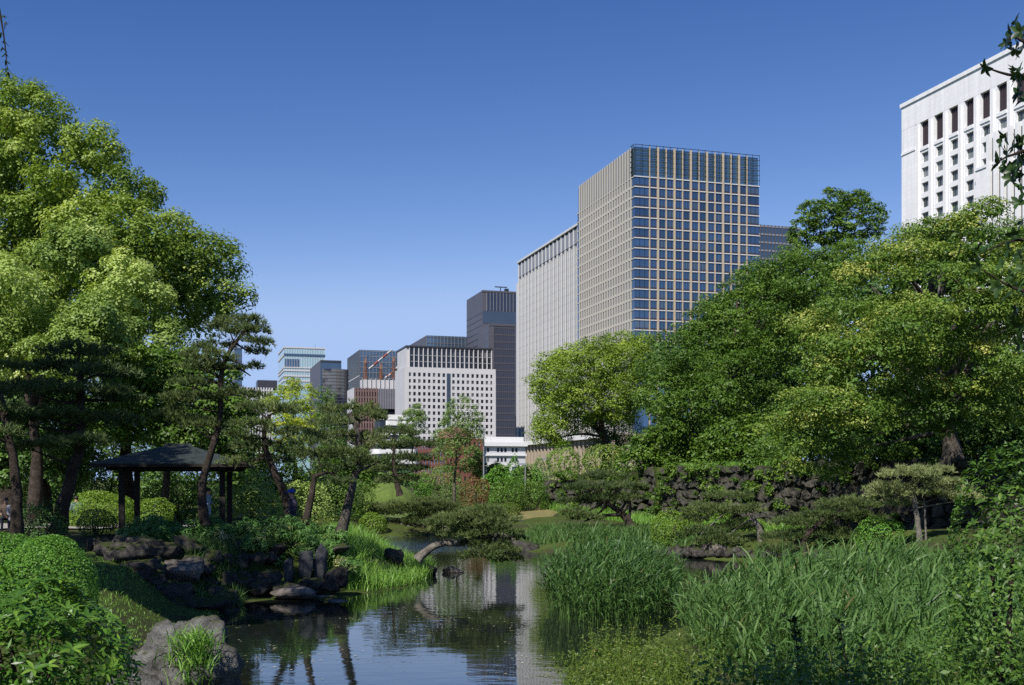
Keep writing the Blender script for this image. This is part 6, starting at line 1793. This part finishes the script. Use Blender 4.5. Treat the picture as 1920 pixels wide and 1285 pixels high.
# ------------------------------------------------------------------ people
def person(label, px, foot_z, d, face, top_mat, leg_mat, pose='stand', h=1.68, extra=None):
    x = (px - CX) / F * d
    zb = foot_z if foot_z is not None else gz1(x, d)
    e = thing('person', label, 'person', (x, d, zb), face)
    s = h / 1.68
    if pose == 'stand':
        J = dict(pel=(0, 0, .92), che=(0, -.02, 1.28), nec=(0, -.02, 1.44), hea=(0, -.05, 1.56), crn=(0, -.05, 1.66),
                 ls=(-.18, 0, 1.38), le=(-.24, .02, 1.12), lw=(-.18, -.20, 1.00), rs=(.18, 0, 1.38), re=(.24, .02, 1.12), rw=(.16, -.22, 1.04),
                 lh=(-.10, 0, .90), lk=(-.11, -.02, .50), la=(-.11, .02, .08), lt=(-.11, -.14, .03), rh=(.10, 0, .90), rk=(.11, -.04, .50), ra=(.12, .0, .08), rt=(.12, -.16, .03))
    else:
        J = dict(pel=(0, 0, .48), che=(0, -.06, .86), nec=(0, -.08, 1.02), hea=(0, -.13, 1.13), crn=(0, -.13, 1.23),
                 ls=(-.18, -.05, .96), le=(-.22, -.12, .70), lw=(-.14, -.32, .62), rs=(.18, -.05, .96), re=(.22, -.12, .70), rw=(.12, -.34, .64),
                 lh=(-.10, -.02, .48), lk=(-.12, -.42, .48), la=(-.12, -.44, .08), lt=(-.12, -.58, .03), rh=(.10, -.02, .48), rk=(.12, -.42, .48), ra=(.12, -.44, .08), rt=(.12, -.58, .03))
    rad = dict(pel=(.15, .11), che=(.17, .12), nec=(.055, .06), hea=(.08, .095), crn=(.06, .075), ls=(.065, .065), le=(.048, .048), lw=(.035, .035), rs=(.065, .065), re=(.048, .048), rw=(.035, .035),
               lh=(.095, .095), lk=(.065, .065), la=(.045, .045), lt=(.04, .03), rh=(.095, .095), rk=(.065, .065), ra=(.045, .045), rt=(.04, .03))
    E = [('pel', 'che'), ('che', 'nec'), ('nec', 'hea'), ('hea', 'crn'), ('che', 'ls'), ('ls', 'le'), ('le', 'lw'), ('che', 'rs'), ('rs', 're'), ('re', 'rw'),
         ('pel', 'lh'), ('lh', 'lk'), ('lk', 'la'), ('la', 'lt'), ('pel', 'rh'), ('rh', 'rk'), ('rk', 'ra'), ('ra', 'rt')]
    ks = list(J); me = bpy.data.meshes.new('body')
    me.from_pydata([tuple(np.array(J[k]) * s) for k in ks], [(ks.index(a), ks.index(b_)) for a, b_ in E], [])
    o = bpy.data.objects.new('body', me); link(o)
    sk = o.modifiers.new('skin', 'SKIN'); o.modifiers.new('sub', 'SUBSURF').levels = 1
    for i, k in enumerate(ks):
        me.skin_vertices[0].data[i].radius = tuple(np.array(rad[k]) * s); me.skin_vertices[0].data[i].use_root = (k == 'pel')
    dg = bpy.context.evaluated_depsgraph_get(); ev = o.evaluated_get(dg)
    m2 = bpy.data.meshes.new_from_object(ev)
    bpy.data.objects.remove(o, do_unlink=True)
    m2.materials.clear()
    for q in (top_mat, leg_mat, 'skin'): m2.materials.append(M[q])
    nz = J['nec'][2] * s; pz = J['pel'][2] * s
    for p in m2.polygons:
        c = p.center; p.use_smooth = True
        hand = min((c - Vector(np.array(J['lw']) * s)).length, (c - Vector(np.array(J['rw']) * s)).length) < .07 * s
        p.material_index = 2 if (c.z > nz or hand) else (1 if (c.z < pz + .02 or (pose != 'stand' and c.y < -.2 * s and c.z < pz + .1)) and not (pose != 'stand' and c.z > pz + .12) else 0)
    o = bpy.data.objects.new('body', m2); link(o, e)
    hv, hf = ICO[2]
    hp = np.array(J['crn']) * s
    keepf = np.array([q for q in hf if hv[q].mean(0)[2] > -0.15 or hv[q].mean(0)[1] > 0.35])
    o = bpy.data.objects.new('hair', mesh_np('hair', hv * np.array([.095, .108, .10]) * s + hp + np.array([0, .012, -.035]), keepf, M['hair'], True)); link(o, e)
    if extra == 'cap':
        kf = np.array([q for q in hf if hv[q].mean(0)[2] > 0.05])
        o = bpy.data.objects.new('cap', mesh_np('cap', hv * np.array([.115, .128, .12]) * s + hp + np.array([0, .005, -.025]), kf, M['cloth_blue'], True)); link(o, e)
        box('cap_brim', -.08, .08, -.24, -.10, hp[2] - .02, hp[2] - .005, M['cloth_blue'], e)
    if extra == 'pack':
        pass
    return e
person('person in a bright blue cap and dark jacket by the leaning pine', 549, None, 35.0, R(-60), 'cloth_purple', 'cloth_navy', 'stand', 1.72, 'cap')
person('person in pale blue clothes standing behind the curving pine trunk', 389, None, 48, R(70), 'cloth_sky', 'cloth_sky', 'stand', 1.65)
person('seated person in a pale blue shirt by the sunlit lime dome', 144, None, 45.5, R(-150), 'cloth_sky', 'cloth_navy', 'sit', 1.7)
person('seated person in white between the gazebo posts', 298, 1.2, 49.0, R(30), 'cloth_white', 'cloth_navy', 'sit', 1.6)
person('seated person in white at the left edge by the path', 24, None, 41.0, R(40), 'cloth_white', 'cloth_white', 'sit', 1.65)
person('seated person in dull brown at the left edge by the path', 12, None, 41.6, R(20), 'cloth_brown', 'cloth_navy', 'sit', 1.65)
for o in list(SC.objects):
    if o.name.startswith('branch') and o.parent is not None:
        tk = [c for c in o.parent.children if c.name.startswith('trunk')]
        if tk: o.parent = tk[0]
import time; print('LEAVES', NLEAF[0], 'tris', sum(len(o.data.loop_triangles) if False else sum(len(p.vertices) - 2 for p in o.data.polygons) if len(o.data.polygons) < 500 else int((len(o.data.loops) - 2 * len(o.data.polygons))) for o in SC.objects if o.type == 'MESH'))
